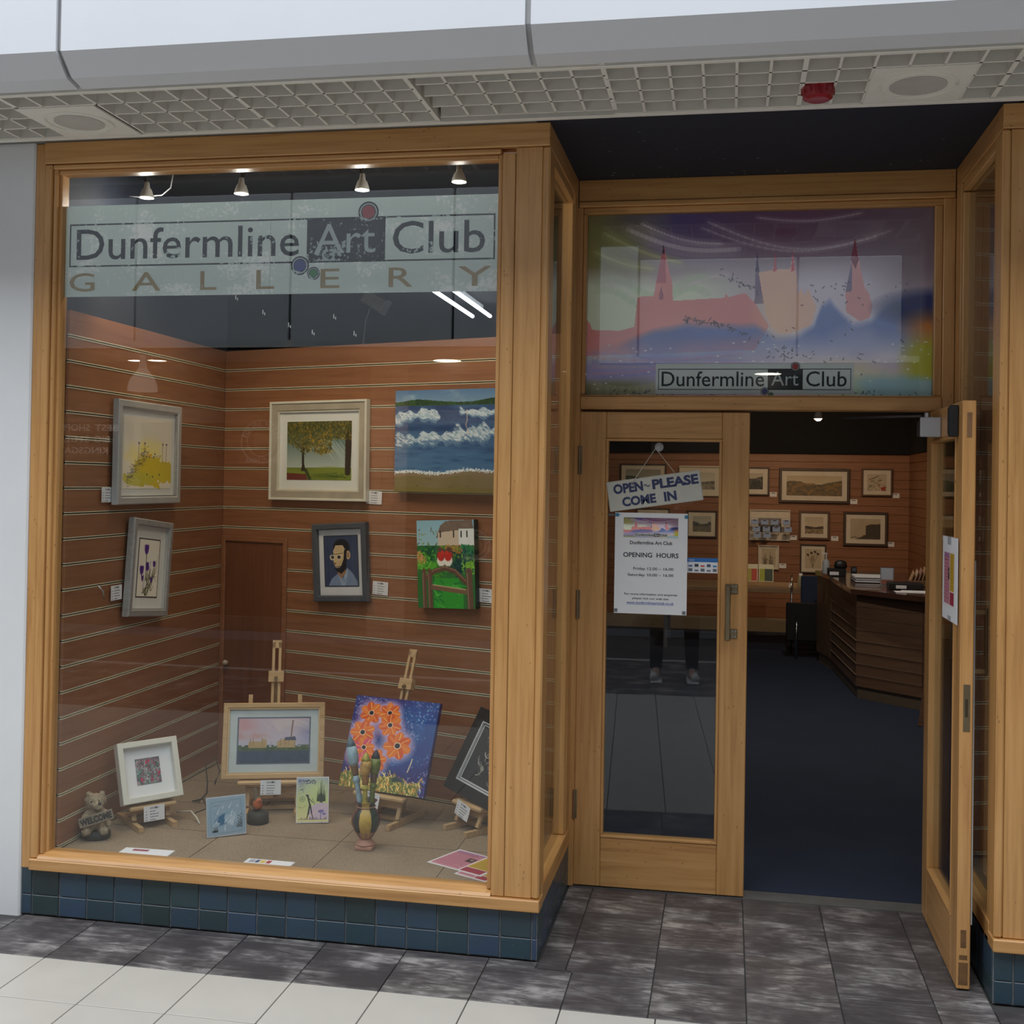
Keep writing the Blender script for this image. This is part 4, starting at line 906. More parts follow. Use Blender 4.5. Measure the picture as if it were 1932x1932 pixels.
def frame(e, w, h, fw, fd, mat, art=None, border=0.0, bot=0.0, mount=MOUNT, z0=0.0, lip=None, gain=1.2, y=0.0, inner=None, glass=False):
    """picture frame in the pose's own axes, face towards -y; z0 = bottom edge"""
    x = w/2; m = MB()
    ring(m, -x, x, z0, z0+h, fw, y-fd, y, min(fw, fd)*.15)
    m.build('frame', mat, e, True)
    if lip:
        t = 0.006; m = MB(); q = fw
        ring(m, -x+q, x-q, z0+q, z0+h-q, t, y-fd*.8, y-.001)
        m.build('inner_slip', lip, e, True)
    yy = y-fd*.35; MB().box(-x+fw*.8, x-fw*.8, yy, y-.001, z0+fw*.8, z0+h-fw*.8).build('mount', mount, e, True)
    if art is not None:
        b = border; ax0, ax1, az0, az1 = -x+fw+b, x-fw-b, z0+fw+b+bot, z0+h-fw-b
        if inner: MB().box(ax0-.006, ax1+.006, yy-.0006, yy-.0001, az0-.006, az1+.006).build('inner_mount', inner, e, True)
        art_mesh('picture', art, ax0, ax1, az0, az1, yy-.0012, e, gain)
    if glass: MB().box(-x+fw, x-fw, y-fd*.75, y-fd*.75+.001, z0+fw, z0+h-fw).build('pane', CLEAR, e, True)
CARDW, CARDH = 0.088, 0.062
def price_card(x, y, z, a, lean, roll, lab, big=True, w=CARDW, h=CARDH):
    e = posed('price_card', x, y, z, a, lean, roll, lab, 'card', 'white price cards beside the artworks')
    MB().box(-w/2, w/2, -0.001, 0.0, 0, h).build('card', PAPER, e, True)
    dk = plain((0.10, 0.10, 0.14), 0.6)
    if big:
        MB().box(-.018, .020, -.0016, -.0011, h*.80, h*.92).build('logo_mark', plain((0.45, 0.44, 0.47), 0.6, var=0.3, scale=400), e, True)
        MB().box(.004, .012, -.0019, -.0016, h*.80, h*.92).build('logo_block', dk, e, True)
        m = MB(); rr = random.Random(int(x*1000))
        for k, zz in enumerate((.62, .44, .26, .08)):
            m.box(-w*.42, -w*.34, -.0016, -.0011, h*zz, h*zz+.0022); q = -w*.2
            while q < w*(.05+.25*rr.random()): L = rr.uniform(.004, .010); m.box(q, q+L, -.0016, -.0011, h*zz, h*zz+.0026); q += L+.002
        m.build('small_print', dk, e, True)
    else:
        MB().box(-w*.25, w*.25, -.0016, -.0011, h*.68, h*.85).build('logo_mark', dk, e, True)
    return e
SILV = plain((0.36, 0.36, 0.36), 0.4, 0.3, var=0.12, scale=60); SILV2 = plain((0.46, 0.46, 0.45), 0.4, 0.2)

# --- left wall: yellow flower watercolour
A = Art(150, 200, (222, 214, 196), 5); n = A.noise(6, 4)
A.put(np.clip(1.3-np.hypot((A.X-.5)*2.6, (A.Y-.60)*3.6)+(n-.5)*1.2, 0, 1), (232, 214, 90), .8)
A.put((np.clip(1.6-np.hypot((A.X-.60)*3.0, (A.Y-.76)*6)+(n-.5)*1.6, 0, 1) > .35)*1.0, (200, 176, 28), .9)
A.put((np.clip(1.5-np.hypot((A.X-.30)*3.4, (A.Y-.86)*9)+(n-.5), 0, 1) > .5)*1.0, (186, 178, 60), .8)
for k in range(170):
    x = .08+.42*A.r.rand(); y = .88-.42*max(0, x-.08)/.42+.05*A.r.randn(); A.line(x, y, x+.03*A.r.randn(), y-.02*A.r.rand(), .008, [(92, 80, 66), (120, 120, 90), (70, 60, 80)][k % 3], .8)
for k in range(34): x = .35+.42*A.r.rand(); y = .49+.07*A.r.rand(); A.ell(x, y, .012, .018, [(214, 140, 60), (150, 150, 160), (84, 84, 96), (236, 232, 220)][k % 4], .9)
for x in (.30, .42, .80, .88): A.line(x, .62, x+.01, .36, .008, (120, 104, 80)); A.ell(x+.01, .36, .018, .022, (120, 84, 110))
for x, y in ((.48, .80), (.60, .83), (.74, .80)): A.ell(x, y, .05, .05, (196, 188, 60), .8); A.ell(x, y, .015, .02, (110, 84, 40))
e = posed('framed_picture', 0.088, 0.655, 1.575, 90, 0, 0, 'silver-framed yellow flower watercolour, upper picture on the left wall', 'picture', 'pictures hung in the display window')
frame(e, 0.565, 0.445, 0.032, 0.028, SILV2, A, 0.035, 0.0, lip=SILV)
# --- left wall: tulips
A = Art(100, 150, (226, 220, 206), 6)
for x0, y0, x1, y1 in ((.42, .98, .36, .22), (.45, .98, .46, .50), (.5, .98, .62, .45), (.4, .98, .16, .60), (.5, .98, .78, .50), (.45, .98, .3, .76)):
    A.line(x0, y0, x1, y1, .03, (70, 76, 46))
for k in range(26):
    x = .25+.45*A.r.rand(); y = .60+.36*A.r.rand(); A.line(x, y, x+.14*A.r.randn()*.6+.06, y-.22*A.r.rand(), .03, [(64, 72, 44), (96, 96, 58), (46, 50, 36)][k % 3], .9, .004)
for k in range(6): A.line(.7, .8-.04*k, .95, .25+.1*k, .028, (84, 86, 52), .9, .003)
for x, y, s_, c in ((.36, .17, 1.1, 0), (.46, .47, 1.0, 0), (.18, .54, 1.0, 0), (.78, .42, .7, 0), (.60, .44, .9, 1), (.34, .79, .9, 1), (.24, .68, .6, 0), (.68, .70, .6, 0)):
    c1 = ((86, 48, 140), (58, 26, 104)) if c == 0 else ((226, 222, 214), (180, 172, 186))
    for o_ in (-.045, 0, .045): A.ell(x+o_*s_, y, .05*s_, .12*s_, c1[0] if o_ else c1[1], .95, o_*5, .2)
    A.line(x, y-.05, x+.01, y+.05, .008, c1[1])
e = posed('framed_picture', 0.088, 0.676, 1.29, 90, 0, -6, 'silver-framed purple tulip print hanging crooked, lower left wall', 'picture', 'pictures hung in the display window')
frame(e, 0.358, 0.425, 0.030, 0.030, SILV, A, 0.058, 0.0, z0=-0.2125, inner=plain((0.08, 0.06, 0.08)), lip=SILV2)
price_card(0.082, 0.348, 1.586, 90, 0, 0, 'white price card on the left wall, beside the yellow watercolour'); price_card(0.082, 0.437, 1.172, 90, 0, 0, 'white price card on the left wall, beside the tulip print')
hk = MB().tube([(0.075, 0.30, 1.245), (0.095, 0.31, 1.22), (0.092, 0.32, 1.19)], 0.003, 6).build('wall_hook', STEEL, smooth=True); setp(hk, 'small wire hook on the left slatted wall, beside the tulip card', 'hook')

# --- back wall
def bpose(s, z, off, roll, lab, name='framed_picture', cat='picture'): return posed(name, *wallpt(s, off), z, -18.7, 0, roll, lab, cat, 'pictures hung in the display window')
A = Art(170, 165, (96, 112, 104), 8); n = A.noise(5, 3)
A.grad((60, 84, 78), (170, 180, 172), .1, .80)
A.put(np.clip((.35-A.Y)*3, 0, 1), (64, 66, 34), .9)
for k in range(26):
    x = .60+.38*A.r.rand(); A.line(x-.12, .28+.1*A.r.rand(), x+.12, .60+.18*A.r.rand(), .010, (186, 200, 194), .30)
A.grad((110, 120, 50), (84, 98, 30), .79, 1)
A.put(np.clip((.78+.03*np.sin(A.X*7)-A.Y)*-20, 0, 1), (120, 132, 52), .8)
A.poly([(0, .88), (.30, .90), (.33, 1), (0, 1)], (104, 50, 42)); A.line(.30, .83, .37, 1.0, .05, (48, 58, 28), .8)
for k in range(12): A.line(.35+.5*A.r.rand(), .86+.1*A.r.rand(), .6+.35*A.r.rand(), .88+.1*A.r.rand(), .010, (60, 76, 26), .7)
A.line(.955, .2, .945, .88, .10, (54, 42, 30), 1, .08); A.line(.255, .45, .255, .72, .035, (50, 44, 36)); A.poly([(.225, .85), (.245, .70), (.27, .70), (.30, .85)], (50, 44, 36))
for k in range(5): A.line(.255, .50, .10+.08*k, .30, .012, (50, 44, 34))
fol = lambda x, y: (y < .22+.34*(1-abs(x-.28)/.42)) or (y < .30 and x > .4) or (.35 < x < .70 and y < .56-.5*abs(x-.55))
A.dabs(3800, fol, [(78, 78, 28), (108, 98, 34), (52, 56, 26), (140, 118, 42), (92, 88, 30)], .020, .011, 1.4, .95)
A.dabs(600, lambda x, y: .34 < x < .72 and .18 < y < .60-.5*abs(x-.55), [(176, 138, 44), (196, 158, 62), (150, 112, 30)], .018, .010, 1.3, .95)
A.dabs(260, lambda x, y: x > .75 and y < .30, [(150, 116, 50), (196, 190, 170), (84, 66, 34)], .018, .009, 1.3, .9)
e = bpose(0.628, 1.596, 0.004, 0.3, 'cream and taupe framed painting of an autumn tree, upper back wall')
frame(e, 0.588, 0.478, 0.044, 0.024, plain((0.42, 0.37, 0.29), 0.5, var=0.1), A, 0.052, 0.0, lip=plain((0.70, 0.67, 0.56)))
m = MB(); x, h = .294, .478
ring(m, -x-.004, x+.004, -.004, h+.004, .012, -.030, 0.0, .002)
m.build('outer_edge', plain((0.72, 0.70, 0.60)), e, True)

A = Art(250, 190, (60, 96, 140), 9); n = A.noise(7, 5, 4, 34); n1 = A.noise(6, 2)
A.grad((84, 120, 160), (120, 150, 176), 0, .13); A.put(np.clip(A.noise(7, 6, 4, 8)*2.6-1.5, 0, 1)*(A.Y < .12), (190, 204, 212), .7)
A.grad((44, 68, 112), (74, 116, 156), .13, .80); A.put((A.Y > .13)*(A.Y < .78)*np.clip(n*2.4-1, 0, 1), (96, 138, 174), .45); A.put((A.Y > .13)*(A.Y < .78)*np.clip(1.05-n*2.4, 0, 1), (24, 48, 92), .6)
hill = .125-.025*A.X-.02*np.sin(A.X*9)-.015*n1
A.put((A.Y > hill)*(A.Y < .152-.0*A.X), (52, 84, 44), 1); A.put((A.Y > hill)*(A.Y < .15)*(A.noise(40, 3, 3) > .5), (32, 58, 32), .8)
def surf(fx, y0, y1, amp, x0, x1):
    for k in range(1300):
        x = x0+(x1-x0)*A.r.rand(); t = A.r.rand(); y = fx(x)+(y1-y0)*(t-.5)*(.7+.3*math.sin(x*31)+amp*math.sin(x*67))
        A.line(x, y, x+.014, y+.020*A.r.rand(), .0045, [(214, 226, 232), (176, 198, 212), (224, 232, 236), (120, 152, 180)][A.r.randint(4)] if t < .8 else (96, 130, 164), .8)
surf(lambda x: .29-.05*math.sin(x*7.5), 0, .13, .3, 0, .34); surf(lambda x: .215+.02*math.sin(x*12), 0, .09, .3, .50, 1.0)
surf(lambda x: .50-.07*x, 0, .15, .3, 0, .72); surf(lambda x: .45-.05*x, 0, .17, .3, .45, 1.0); surf(lambda x: .46, 0, .10, .3, .2, .5)
A.put(((A.Y > .36) & (A.Y < .40) & (A.X < .5))*1.0, (30, 52, 92), .35)
sh = .815-.06*A.X**2-.012*np.sin(A.X*14)
A.put((A.Y > sh)*1.0, (136, 118, 92), 1); A.put((A.Y > sh+.04)*1.0*np.clip(n1*1.8-.3, 0, 1), (118, 106, 58), .8); A.put((A.Y > .95)*1.0, (120, 108, 44), .5)
for k in range(500):
    x = A.r.rand(); y = .81-.06*x*x-.012*math.sin(x*14)+.008*A.r.randn(); A.ell(x, y, .006, .004, (226, 234, 238), .8)
A.dabs(110, lambda x, y: y > .86 and math.sin(x*17+y*40) > .2, [(70, 58, 44), (90, 76, 52)], .02, .005, 0.0, .7, .25)
A.path([(.555, .20), (.56, .30), (.55, .34), (.565, .40), (.57, .44)], .005, (226, 190, 170), .9)
e = bpose(1.442, 1.645, 0.004, 0, 'unframed canvas of breaking blue waves, upper right of the display', 'canvas_painting')
MB().box(-.35, .35, -.032, 0, 0, .468).build('canvas', plain((0.10, 0.13, 0.14)), e, True); art_mesh('picture', A, -.35, .35, 0, .468, -.0328, e, 1.2)

A = Art(110, 150, (62, 74, 102), 10); n = A.noise(5, 2); A.put(n, (44, 56, 86), .6)
A.line(.10, 0, .12, 1, .01, (34, 42, 66)); A.line(.86, 0, .86, .7, .01, (90, 100, 130), .5)
A.poly([(.10, 1), (.2, .86), (.42, .74), (.56, .84), (.66, .62), (.86, .76), (.98, .92), (1, 1)], (120, 136, 164)); A.poly([(.50, 1), (.42, .80), (.56, .90), (.64, .66), (.70, .74), (.60, 1)], (150, 166, 190))
for k in range(60): x = .15+.8*A.r.rand(); A.line(x, .86+.14*A.r.rand(), x+.05, .84+.1*A.r.rand(), .008, [(140, 156, 182), (98, 112, 142)][k % 2], .6)
A.poly([(.36, .70), (.66, .56), (.64, .74), (.50, .86), (.42, .80)], (146, 112, 88))
A.ell(.52, .22, .25, .23, (30, 30, 38)); A.ell(.46, .44, .20, .34, (194, 168, 128)); A.poly([(.26, .30), (.34, .18), (.56, .18), (.66, .30), (.60, .42), (.3, .40)], (206, 182, 140))
for y in (.22, .26, .30): A.line(.31, y, .56, y-.005, .007, (120, 100, 78))
A.ell(.72, .38, .07, .12, (196, 166, 126)); A.ell(.72, .38, .04, .08, (150, 120, 90)); A.poly([(.60, .26), (.68, .30), (.66, .66), (.50, .76), (.34, .70), (.32, .62), (.5, .60), (.58, .46)], (34, 32, 38))
A.ell(.24, .42, .085, .085, (210, 196, 168)); A.ell(.24, .42, .05, .05, (60, 66, 74)); A.ell(.44, .43, .085, .09, (206, 186, 150)); A.ell(.44, .42, .05, .045, (44, 44, 50)); A.line(.30, .36, .56, .34, .014, (30, 30, 36)); A.line(.17, .37, .30, .36, .012, (30, 30, 36))
A.ell(.34, .51, .06, .10, (204, 178, 136)); A.ell(.32, .55, .035, .035, (150, 116, 88)); A.line(.34, .635, .46, .63, .016, (196, 180, 160)); A.line(.30, .66, .50, .66, .03, (30, 28, 34))
e = posed('framed_picture', *wallpt(.777, .004), 1.30, -18.7, 0, 3.6, 'grey-framed caricature portrait of a bearded man wearing glasses, back wall', 'picture', 'pictures hung in the display window')
frame(e, .322, .375, .030, .032, plain((0.085, 0.095, 0.115), 0.45), A, .034, .012, z0=-.1875, mount=plain((0.72, 0.73, 0.76)), inner=plain((0.04, 0.05, 0.07)))

A = Art(130, 170, (60, 130, 60), 11); n = A.noise(8, 2)
A.grad((140, 184, 204), (160, 196, 206), 0, .3)
A.poly([(.34, .20), (.42, .06), (.52, .01), (.97, .0), (1, .14), (.97, .12), (.38, .20)], (122, 104, 92)); A.dabs(160, lambda x, y: x > .42 and y < .12, [(150, 132, 118), (88, 74, 66)], .05, .010, 1.0, .6)
A.poly([(.38, .14), (.98, .10), (1, .34), (.38, .32)], (206, 188, 168)); A.poly([(.74, .10), (1, .10), (1, .34), (.74, .33)], (224, 228, 226))
for x in (.42, .65, .78, .88): A.line(x, .13, x, .19, .022, (40, 36, 34))
A.dabs(260, lambda x, y: x < .36 and .08 < y < .32 and y > .08+.3*abs(x-.14), [(96, 112, 70), (150, 160, 110), (90, 80, 60), (130, 150, 90)], .04, .014, -1.2, .9, .8)
A.put((A.Y > .29)*1.0, (46, 110, 50), 1)
bl = [((.55, .30), .16, (120, 140, 40)), ((.25, .34), .18, (24, 84, 52)), ((.62, .34), .12, (176, 110, 60)), ((.88, .40), .22, (20, 76, 66)), ((.9, .30), .10, (40, 120, 70)), ((.14, .48), .20, (98, 176, 48)), ((.90, .52), .14, (132, 186, 62)), ((.30, .56), .15, (70, 150, 40)), ((.72, .52), .13, (18, 62, 62)), ((.06, .42), .08, (196, 150, 90))]
for k in range(900):
    (cx, cy), r, c = bl[A.r.randint(len(bl))]; x = cx+r*A.r.randn()*.55; y = cy+r*A.r.randn()*.32
    if y < .29+.02*A.r.rand() or y > .64: continue
    j = A.r.randint(-22, 22); A.line(x, y, x+.02*A.r.randn(), y+.02*A.r.randn(), .026, tuple(max(0, min(255, v+j)) for v in c), .9)
A.poly([(.30, .66), (.72, .66), (.80, .78), (.80, 1), (.28, 1)], (50, 150, 46)); A.dabs(150, lambda x, y: .28 < x < .8 and y > .66, [(40, 170, 50), (24, 104, 60), (96, 186, 80)], .08, .02, .5, .8)
br = (98, 70, 54); A.path([(.14, .66), (.30, .58), (.48, .545), (.66, .58), (.84, .70)], .075, br); A.path([(.14, .645), (.30, .565), (.48, .53), (.66, .565), (.84, .685)], .014, (150, 118, 92))
for x in (.115, .215): A.line(x, .58, x+.01, 1, .075, (104, 74, 58)); A.line(x-.02, .6, x-.01, 1, .012, (150, 124, 104))
A.line(.90, .58, .92, 1, .105, (104, 76, 60)); A.line(.87, .6, .89, 1, .014, (150, 124, 104)); A.line(.27, .76, .84, .81, .075, (122, 92, 68)); A.line(.27, .735, .84, .785, .014, (196, 178, 140))
for cx, s_ in ((.425, -1), (.545, 1)):
    A.ell(cx+.01, .42, .085, .14, (92, 70, 56), 1, .1*s_); A.ell(cx, .46, .075, .085, (232, 226, 216)); A.ell(cx, .40, .065, .085, (192, 44, 34)); A.ell(cx+.02*s_, .335, .045, .04, (96, 70, 56)); A.ell(cx-.02*s_, .37, .03, .03, (200, 60, 40)); A.line(cx, .52, cx, .555, .008, (60, 46, 40))
e = posed('canvas_painting', *wallpt(1.385, .004), 1.322, -18.7, 0, 2.6, 'unframed canvas of two robins on an arched wooden gate', 'picture', 'pictures hung in the display window')
MB().box(-.153, .153, -.036, 0, -.199, .199).build('canvas', plain((0.03, 0.05, 0.04)), e, True); art_mesh('picture', A, -.153, .153, -.199, .199, -.0368, e, 1.2)
for s, z, wh in ((.955, 1.583, 'right of the autumn tree'), (1.000, 1.157, 'right of the bearded portrait'), (1.575, 1.158, 'right of the two robins')):
    price_card(*wallpt(s, .004), z, -18.7, 0, -2, 'white price card on the back wall, '+wh)

# ================================================================ THINGS STANDING IN THE DISPLAY
ZF = 0.2337
def easel(x, y, a, lean, ledge, mast, clampz, wl, uph, lab, tone=PINE, ups=True):
    """table easel; (x, y) = foot of the board on the ledge; local y points to the back"""
    e = empty('table_easel', (x, y, ZF), lab, 'easel', 'small wooden table easels', rz=math.radians(a))
    s, c = math.sin(math.radians(lean)), math.cos(math.radians(lean)); L = ledge-ZF; lg = wl*.36
    def P(u, h): return (u, .010+h*s, L+h*c)
    MB().box(-wl/2, wl/2, -.045, .004, L-.022, L-.002, .006).build('ledge', tone['x'], e, True)
    dn = (L-.03)/c
    for u in (-lg, lg): MB().bar(P(u, -dn), P(u, uph), .018, .012).build('leg', tone['z'], e, True)
    m = MB(); w_ = .020
    for u in (-w_/2-.004, w_/2+.004): m.bar(P(u, .02), P(u, mast-.01), .012, .010)
    m.bar(P(0, mast-.035), P(0, mast), .040, .010).bar(P(0, 0), P(0, .03), .040, .010); m.build('mast', tone['z'], e, True)
    if clampz:
        MB().bar(P(0, clampz), P(0, clampz+.048), .066, .030).build('clamp', tone['x'], e, True)
        q = Vector(P(0, clampz+.02)); MB().cyl(q+Vector((0, -.014, 0)), q+Vector((0, -.028, -.003)), .008, n=12).build('wing_screw', BRASS, e, True)
    for u in (-lg, lg): MB().bar((u, -.10, .012), (u, .17, .012), .020, .022, (0, 0, 1)).build('base_runner', tone['x'], e, True)
    MB().bar((-lg, .03, .012), (lg, .03, .012), .020, .014, (0, 0, 1)).build('crossbar', tone['x'], e, True)
    MB().bar(P(-lg, -dn*.45), P(lg, -dn*.45), .010, .030, (0, 0, 1)).build('crossbar', tone['x'], e, True)
    p = Vector(P(0, mast*.72)); MB().bar(p+Vector((0, .012, 0)), (0, .165, .02), .016, .010).build('rear_strut', tone['z'], e, True)
    MB().bar((-lg, .155, .012), (lg, .155, .012), .018, .014, (0, 0, 1)).build('crossbar', tone['x'], e, True)
    return e
def on_easel(e, name, cat, lab, lean, roll, up_=0.0, grp='artworks standing on easels'):
    """a pose resting on the ledge of easel e"""
    a = math.degrees(e.rotation_euler.z if False else e.matrix_basis.to_euler().z); L = e['ledge']; p = e.matrix_basis.translation
    r = math.radians(a); off = -.006
    return posed(name, p.x-math.sin(r)*off, p.y+math.cos(r)*off, L+up_, a, lean, roll, lab, cat, grp)
def front_card(e, lab, dx=0.0, dz=-.062, roll=0.0):
    a = math.degrees(e.matrix_basis.to_euler().z); r = math.radians(a); p = e.matrix_basis.translation; f = .052
    price_card(p.x+math.cos(r)*dx+math.sin(r)*f, p.y+math.sin(r)*dx-math.cos(r)*f, e['ledge']+dz, a, 6, roll, lab)
E1 = easel(.249, .45, 48, 20, .331, .22, None, .20, .12, 'small pine easel holding the deep white frame'); E1['ledge'] = .331
E2 = easel(.671, .75, 18, 12, .380, .60, .415, .30, .36, 'tall pine easel with slotted mast, holding the pastel landscape'); E2['ledge'] = .380
E3 = easel(1.184, .72, -18, 20, .361, .62, .44, .26, .24, 'paint-spattered easel holding the orange flower canvas'); E3['ledge'] = .361
E4 = easel(1.585, .70, -38, 27, .352, .30, None, .19, .14, 'small pine easel holding the black framed drawing'); E4['ledge'] = .352
# deep white box frame
A = Art(110, 110, (110, 90, 100), 12)
A.dabs(900, lambda x, y: True, [(150, 60, 90), (96, 140, 130), (70, 80, 84), (60, 120, 110), (120, 80, 100)], .06, .03, 1.2, .9, .9)
for k in range(90):
    x, y = A.r.rand(), A.r.rand(); r = .02+.04*A.r.rand(); n_ = 9; c = [(214, 226, 224), (196, 216, 220), (220, 190, 206), (120, 180, 165), (200, 60, 96)][A.r.randint(5)]
    A.path([(x+r*math.cos(t*.8), y+1.6*r*math.sin(t*.8)) for t in range(n_-2)], .011, c, .85)
for x, y in ((.20, .80), (.62, .86), (.55, .12), (.45, .16), (.92, .62)): A.ell(x, y, .05, .07, (190, 44, 84), .85)
for x, y in ((.85, .22), (.88, .36), (.44, .30)): A.ell(x, y, .05, .06, (60, 78, 80), .8)
b = on_easel(E1, 'framed_picture', 'picture', 'deep white box frame around a small pink and green floral print', 20, 1)
WF = plain((0.74, 0.73, 0.66), 0.4, var=0.03)
m = MB(); x, h, fw, fd = .128, .252, .024, .045
ring(m, -x, x, 0, h, fw, -fd, 0.0, .002)
m.build('frame', WF, b, True); MB().box(-x+.01, x-.01, -.014, -.002, .01, h-.01).build('mount', PAPER, b, True); art_mesh('picture', A, -.052, .052, .072, .180, -.0155, b, 1.1)
front_card(E1, 'white price card propped under the deep white frame', 0.0, -.068)
# pastel landscape in pale wood frame
A = Art(190, 122, (206, 180, 196), 13); n = A.noise(6, 3); n2 = A.noise(14, 5)
A.grad((214, 190, 200), (206, 200, 214), 0, .7)
A.put(np.clip((.34-A.Y+.55*(.55-A.X)*0+.25*(n-.3))*6, 0, 1)*np.clip((.62-A.X-.35*(1-A.Y))*5, 0, 1), (220, 166, 168), .85); A.put(np.clip((A.Y-.30)*8, 0, 1)*np.clip((.5-A.Y)*8, 0, 1)*np.clip((.5-A.X)*4, 0, 1)*np.clip(n*2, 0, 1), (216, 140, 122), .8)
A.poly([(.45, .05), (.7, .0), (1, .08), (1, .3), (.85, .16), (.65, .2), (.58, .34)], (222, 206, 206), .8); A.put(np.clip((A.X-.80)*6, 0, 1)*np.clip(1.2-abs(A.Y-.4)*3, 0, 1), (150, 152, 190), .8); A.put(np.clip((A.X-.55)*4, 0, 1)*np.clip((A.Y-.35)*5, 0, 1)*np.clip((.65-A.Y)*6, 0, 1), (196, 190, 218), .6)
for k in range(26): x = .35+.6*A.r.rand(); y = .35*A.r.rand(); A.line(x, y, x+.10, y+.06+.08*A.r.rand(), .006, (236, 222, 220), .5)
A.put((A.Y > .62+.05*(n-.5)+.02*np.sin(A.X*30))*1.0, (96, 112, 84), 1); A.put(((A.Y > .60) & (A.Y < .72))*(n2 > .5), (70, 96, 70), .8)
for x0, x1, y0 in ((.14, .34, .52), (.33, .40, .47), (.55, .80, .50), (.62, .70, .45)): A.poly([(x0, .66), (x0, y0+.03), (x0+.02, y0), (x1-.02, y0), (x1, y0+.03), (x1, .66)], (200, 168, 118))
for x in (.17, .21, .335, .60, .66, .71, .80): A.line(x, .60, x, .46, .012, (176, 140, 92))
A.poly([(.65, .50), (.66, .43), (.80, .41), (.82, .50)], (74, 80, 110)); A.line(.745, .42, .765, .05, .018, (140, 106, 84)); A.dabs(200, lambda x, y: .5 < y < .7 and .3 < x < .84, [(214, 186, 130), (150, 124, 84), (96, 100, 70), (226, 196, 120)], .012, .006, 1.4, .9)
A.put((A.Y > .73+.03*(n-.5))*1.0, (74, 88, 112), 1); A.put((A.Y > .74)*np.clip(n2*2-.8, 0, 1), (54, 70, 84), .7); A.dabs(60, lambda x, y: y > .78, [(84, 110, 106), (60, 74, 96)], .04, .01, .0, .6, .2)
b = on_easel(E2, 'framed_picture', 'picture', 'pale wood framed pastel skyline with a wide white mount', 12, 0)
frame(b, .442, .326, .022, .020, PINE['x'], A, .046, 0.0, mount=plain((0.76, 0.82, 0.80)), inner=plain((0.16, 0.20, 0.28)), lip=plain((0.62, 0.44, 0.24)), glass=True)
front_card(E2, 'white price card propped under the pastel skyline', -.005, -.058)
# orange flowers on blue
A = Art(180, 200, (46, 40, 110), 14); n = A.noise(5, 4)
A.put(np.clip(n*1.6-.4, 0, 1), (40, 34, 96), .8); A.put(np.clip(1.3-np.hypot((A.X-.80)*3, (A.Y-.32)*2.6)+(n-.5), 0, 1), (38, 96, 160), .8); A.put(np.clip(1.1-np.hypot((A.X-.55)*4, (A.Y-.62)*3)+(n-.5), 0, 1), (36, 100, 170), .7)
A.dabs(2600, lambda x, y: A.r.rand() < .5+.5*math.sin(x*9+y*6), [(60, 130, 200), (96, 84, 170), (190, 200, 220), (40, 70, 150), (70, 50, 130), (130, 170, 210)], .016, .007, 0.8, .8, 1.6)
A.line(.42, .30, .50, .70, .10, (24, 40, 90), .5); A.line(.5, .7, .62, .85, .07, (24, 40, 90), .5)
FLW = [(.22, .18, .13), (.44, .16, .12), (.47, .29, .13), (.60, .50, .155), (.16, .40, .14), (.14, .64, .12), (.36, .69, .14), (.21, .56, .12)]
for x, y, r in FLW: A.ell(x, y, r*1.22, r*1.22, (216, 180, 210), .75, 0, .5)
for k, (x, y, r) in enumerate(FLW):
    pk = k in (5, 7)
    for j in range(7):
        t = j*2*PI/7+k; px, py = x+math.cos(t)*r*.55, y+math.sin(t)*r*.55/A.asp
        A.ell(px, py, r*.52, r*.36, (210, 78, 120) if pk and j % 2 else ((226, 120, 44), (212, 90, 34))[j % 2], 1, t, .1)
        for q in (-.12, 0, .12): A.line(x+math.cos(t+q)*r*.3, y+math.sin(t+q)*r*.3/A.asp, px+math.cos(t+q)*r*.4, py+math.sin(t+q)*r*.4/A.asp, .007, [(246, 204, 110), (196, 50, 40), (244, 170, 80)][(j+int(q*10)) % 3], .85)
    A.ell(x, y, r*.26, r*.26, (240, 214, 190)); A.ell(x, y, r*.20, r*.20, (30, 22, 34))
A.put((A.Y > .855-.03*np.sin(A.X*14)+.02*(n-.5))*(A.X < .93), (98, 110, 50), 1)
A.dabs(1300, lambda x, y: y > .80-.03*math.sin(x*14) and x < .95, [(226, 176, 84), (240, 206, 120), (200, 130, 60), (120, 120, 50), (246, 224, 160)], .04, .010, 1.2, .9, .5)
A.path([(.80, .62), (.79, .68), (.78, .72), (.77, .76)], .012, (220, 200, 170)); A.poly([(.60, .85), (.66, .82), (.72, .87), (.62, .88)], (40, 62, 60))
b = on_easel(E3, 'canvas_painting', 'picture', 'purple-edged canvas of orange flowers on starry blue', 20, 1)
MB().box(-.218, .218, -.020, 0, 0, .396).build('canvas', plain((0.055, 0.03, 0.16)), b, True); art_mesh('picture', A, -.218, .218, 0, .396, -.0208, b, 1.25)
front_card(E3, 'white price card propped under the orange flower canvas, beside the vase', -.035, -.055, -8)
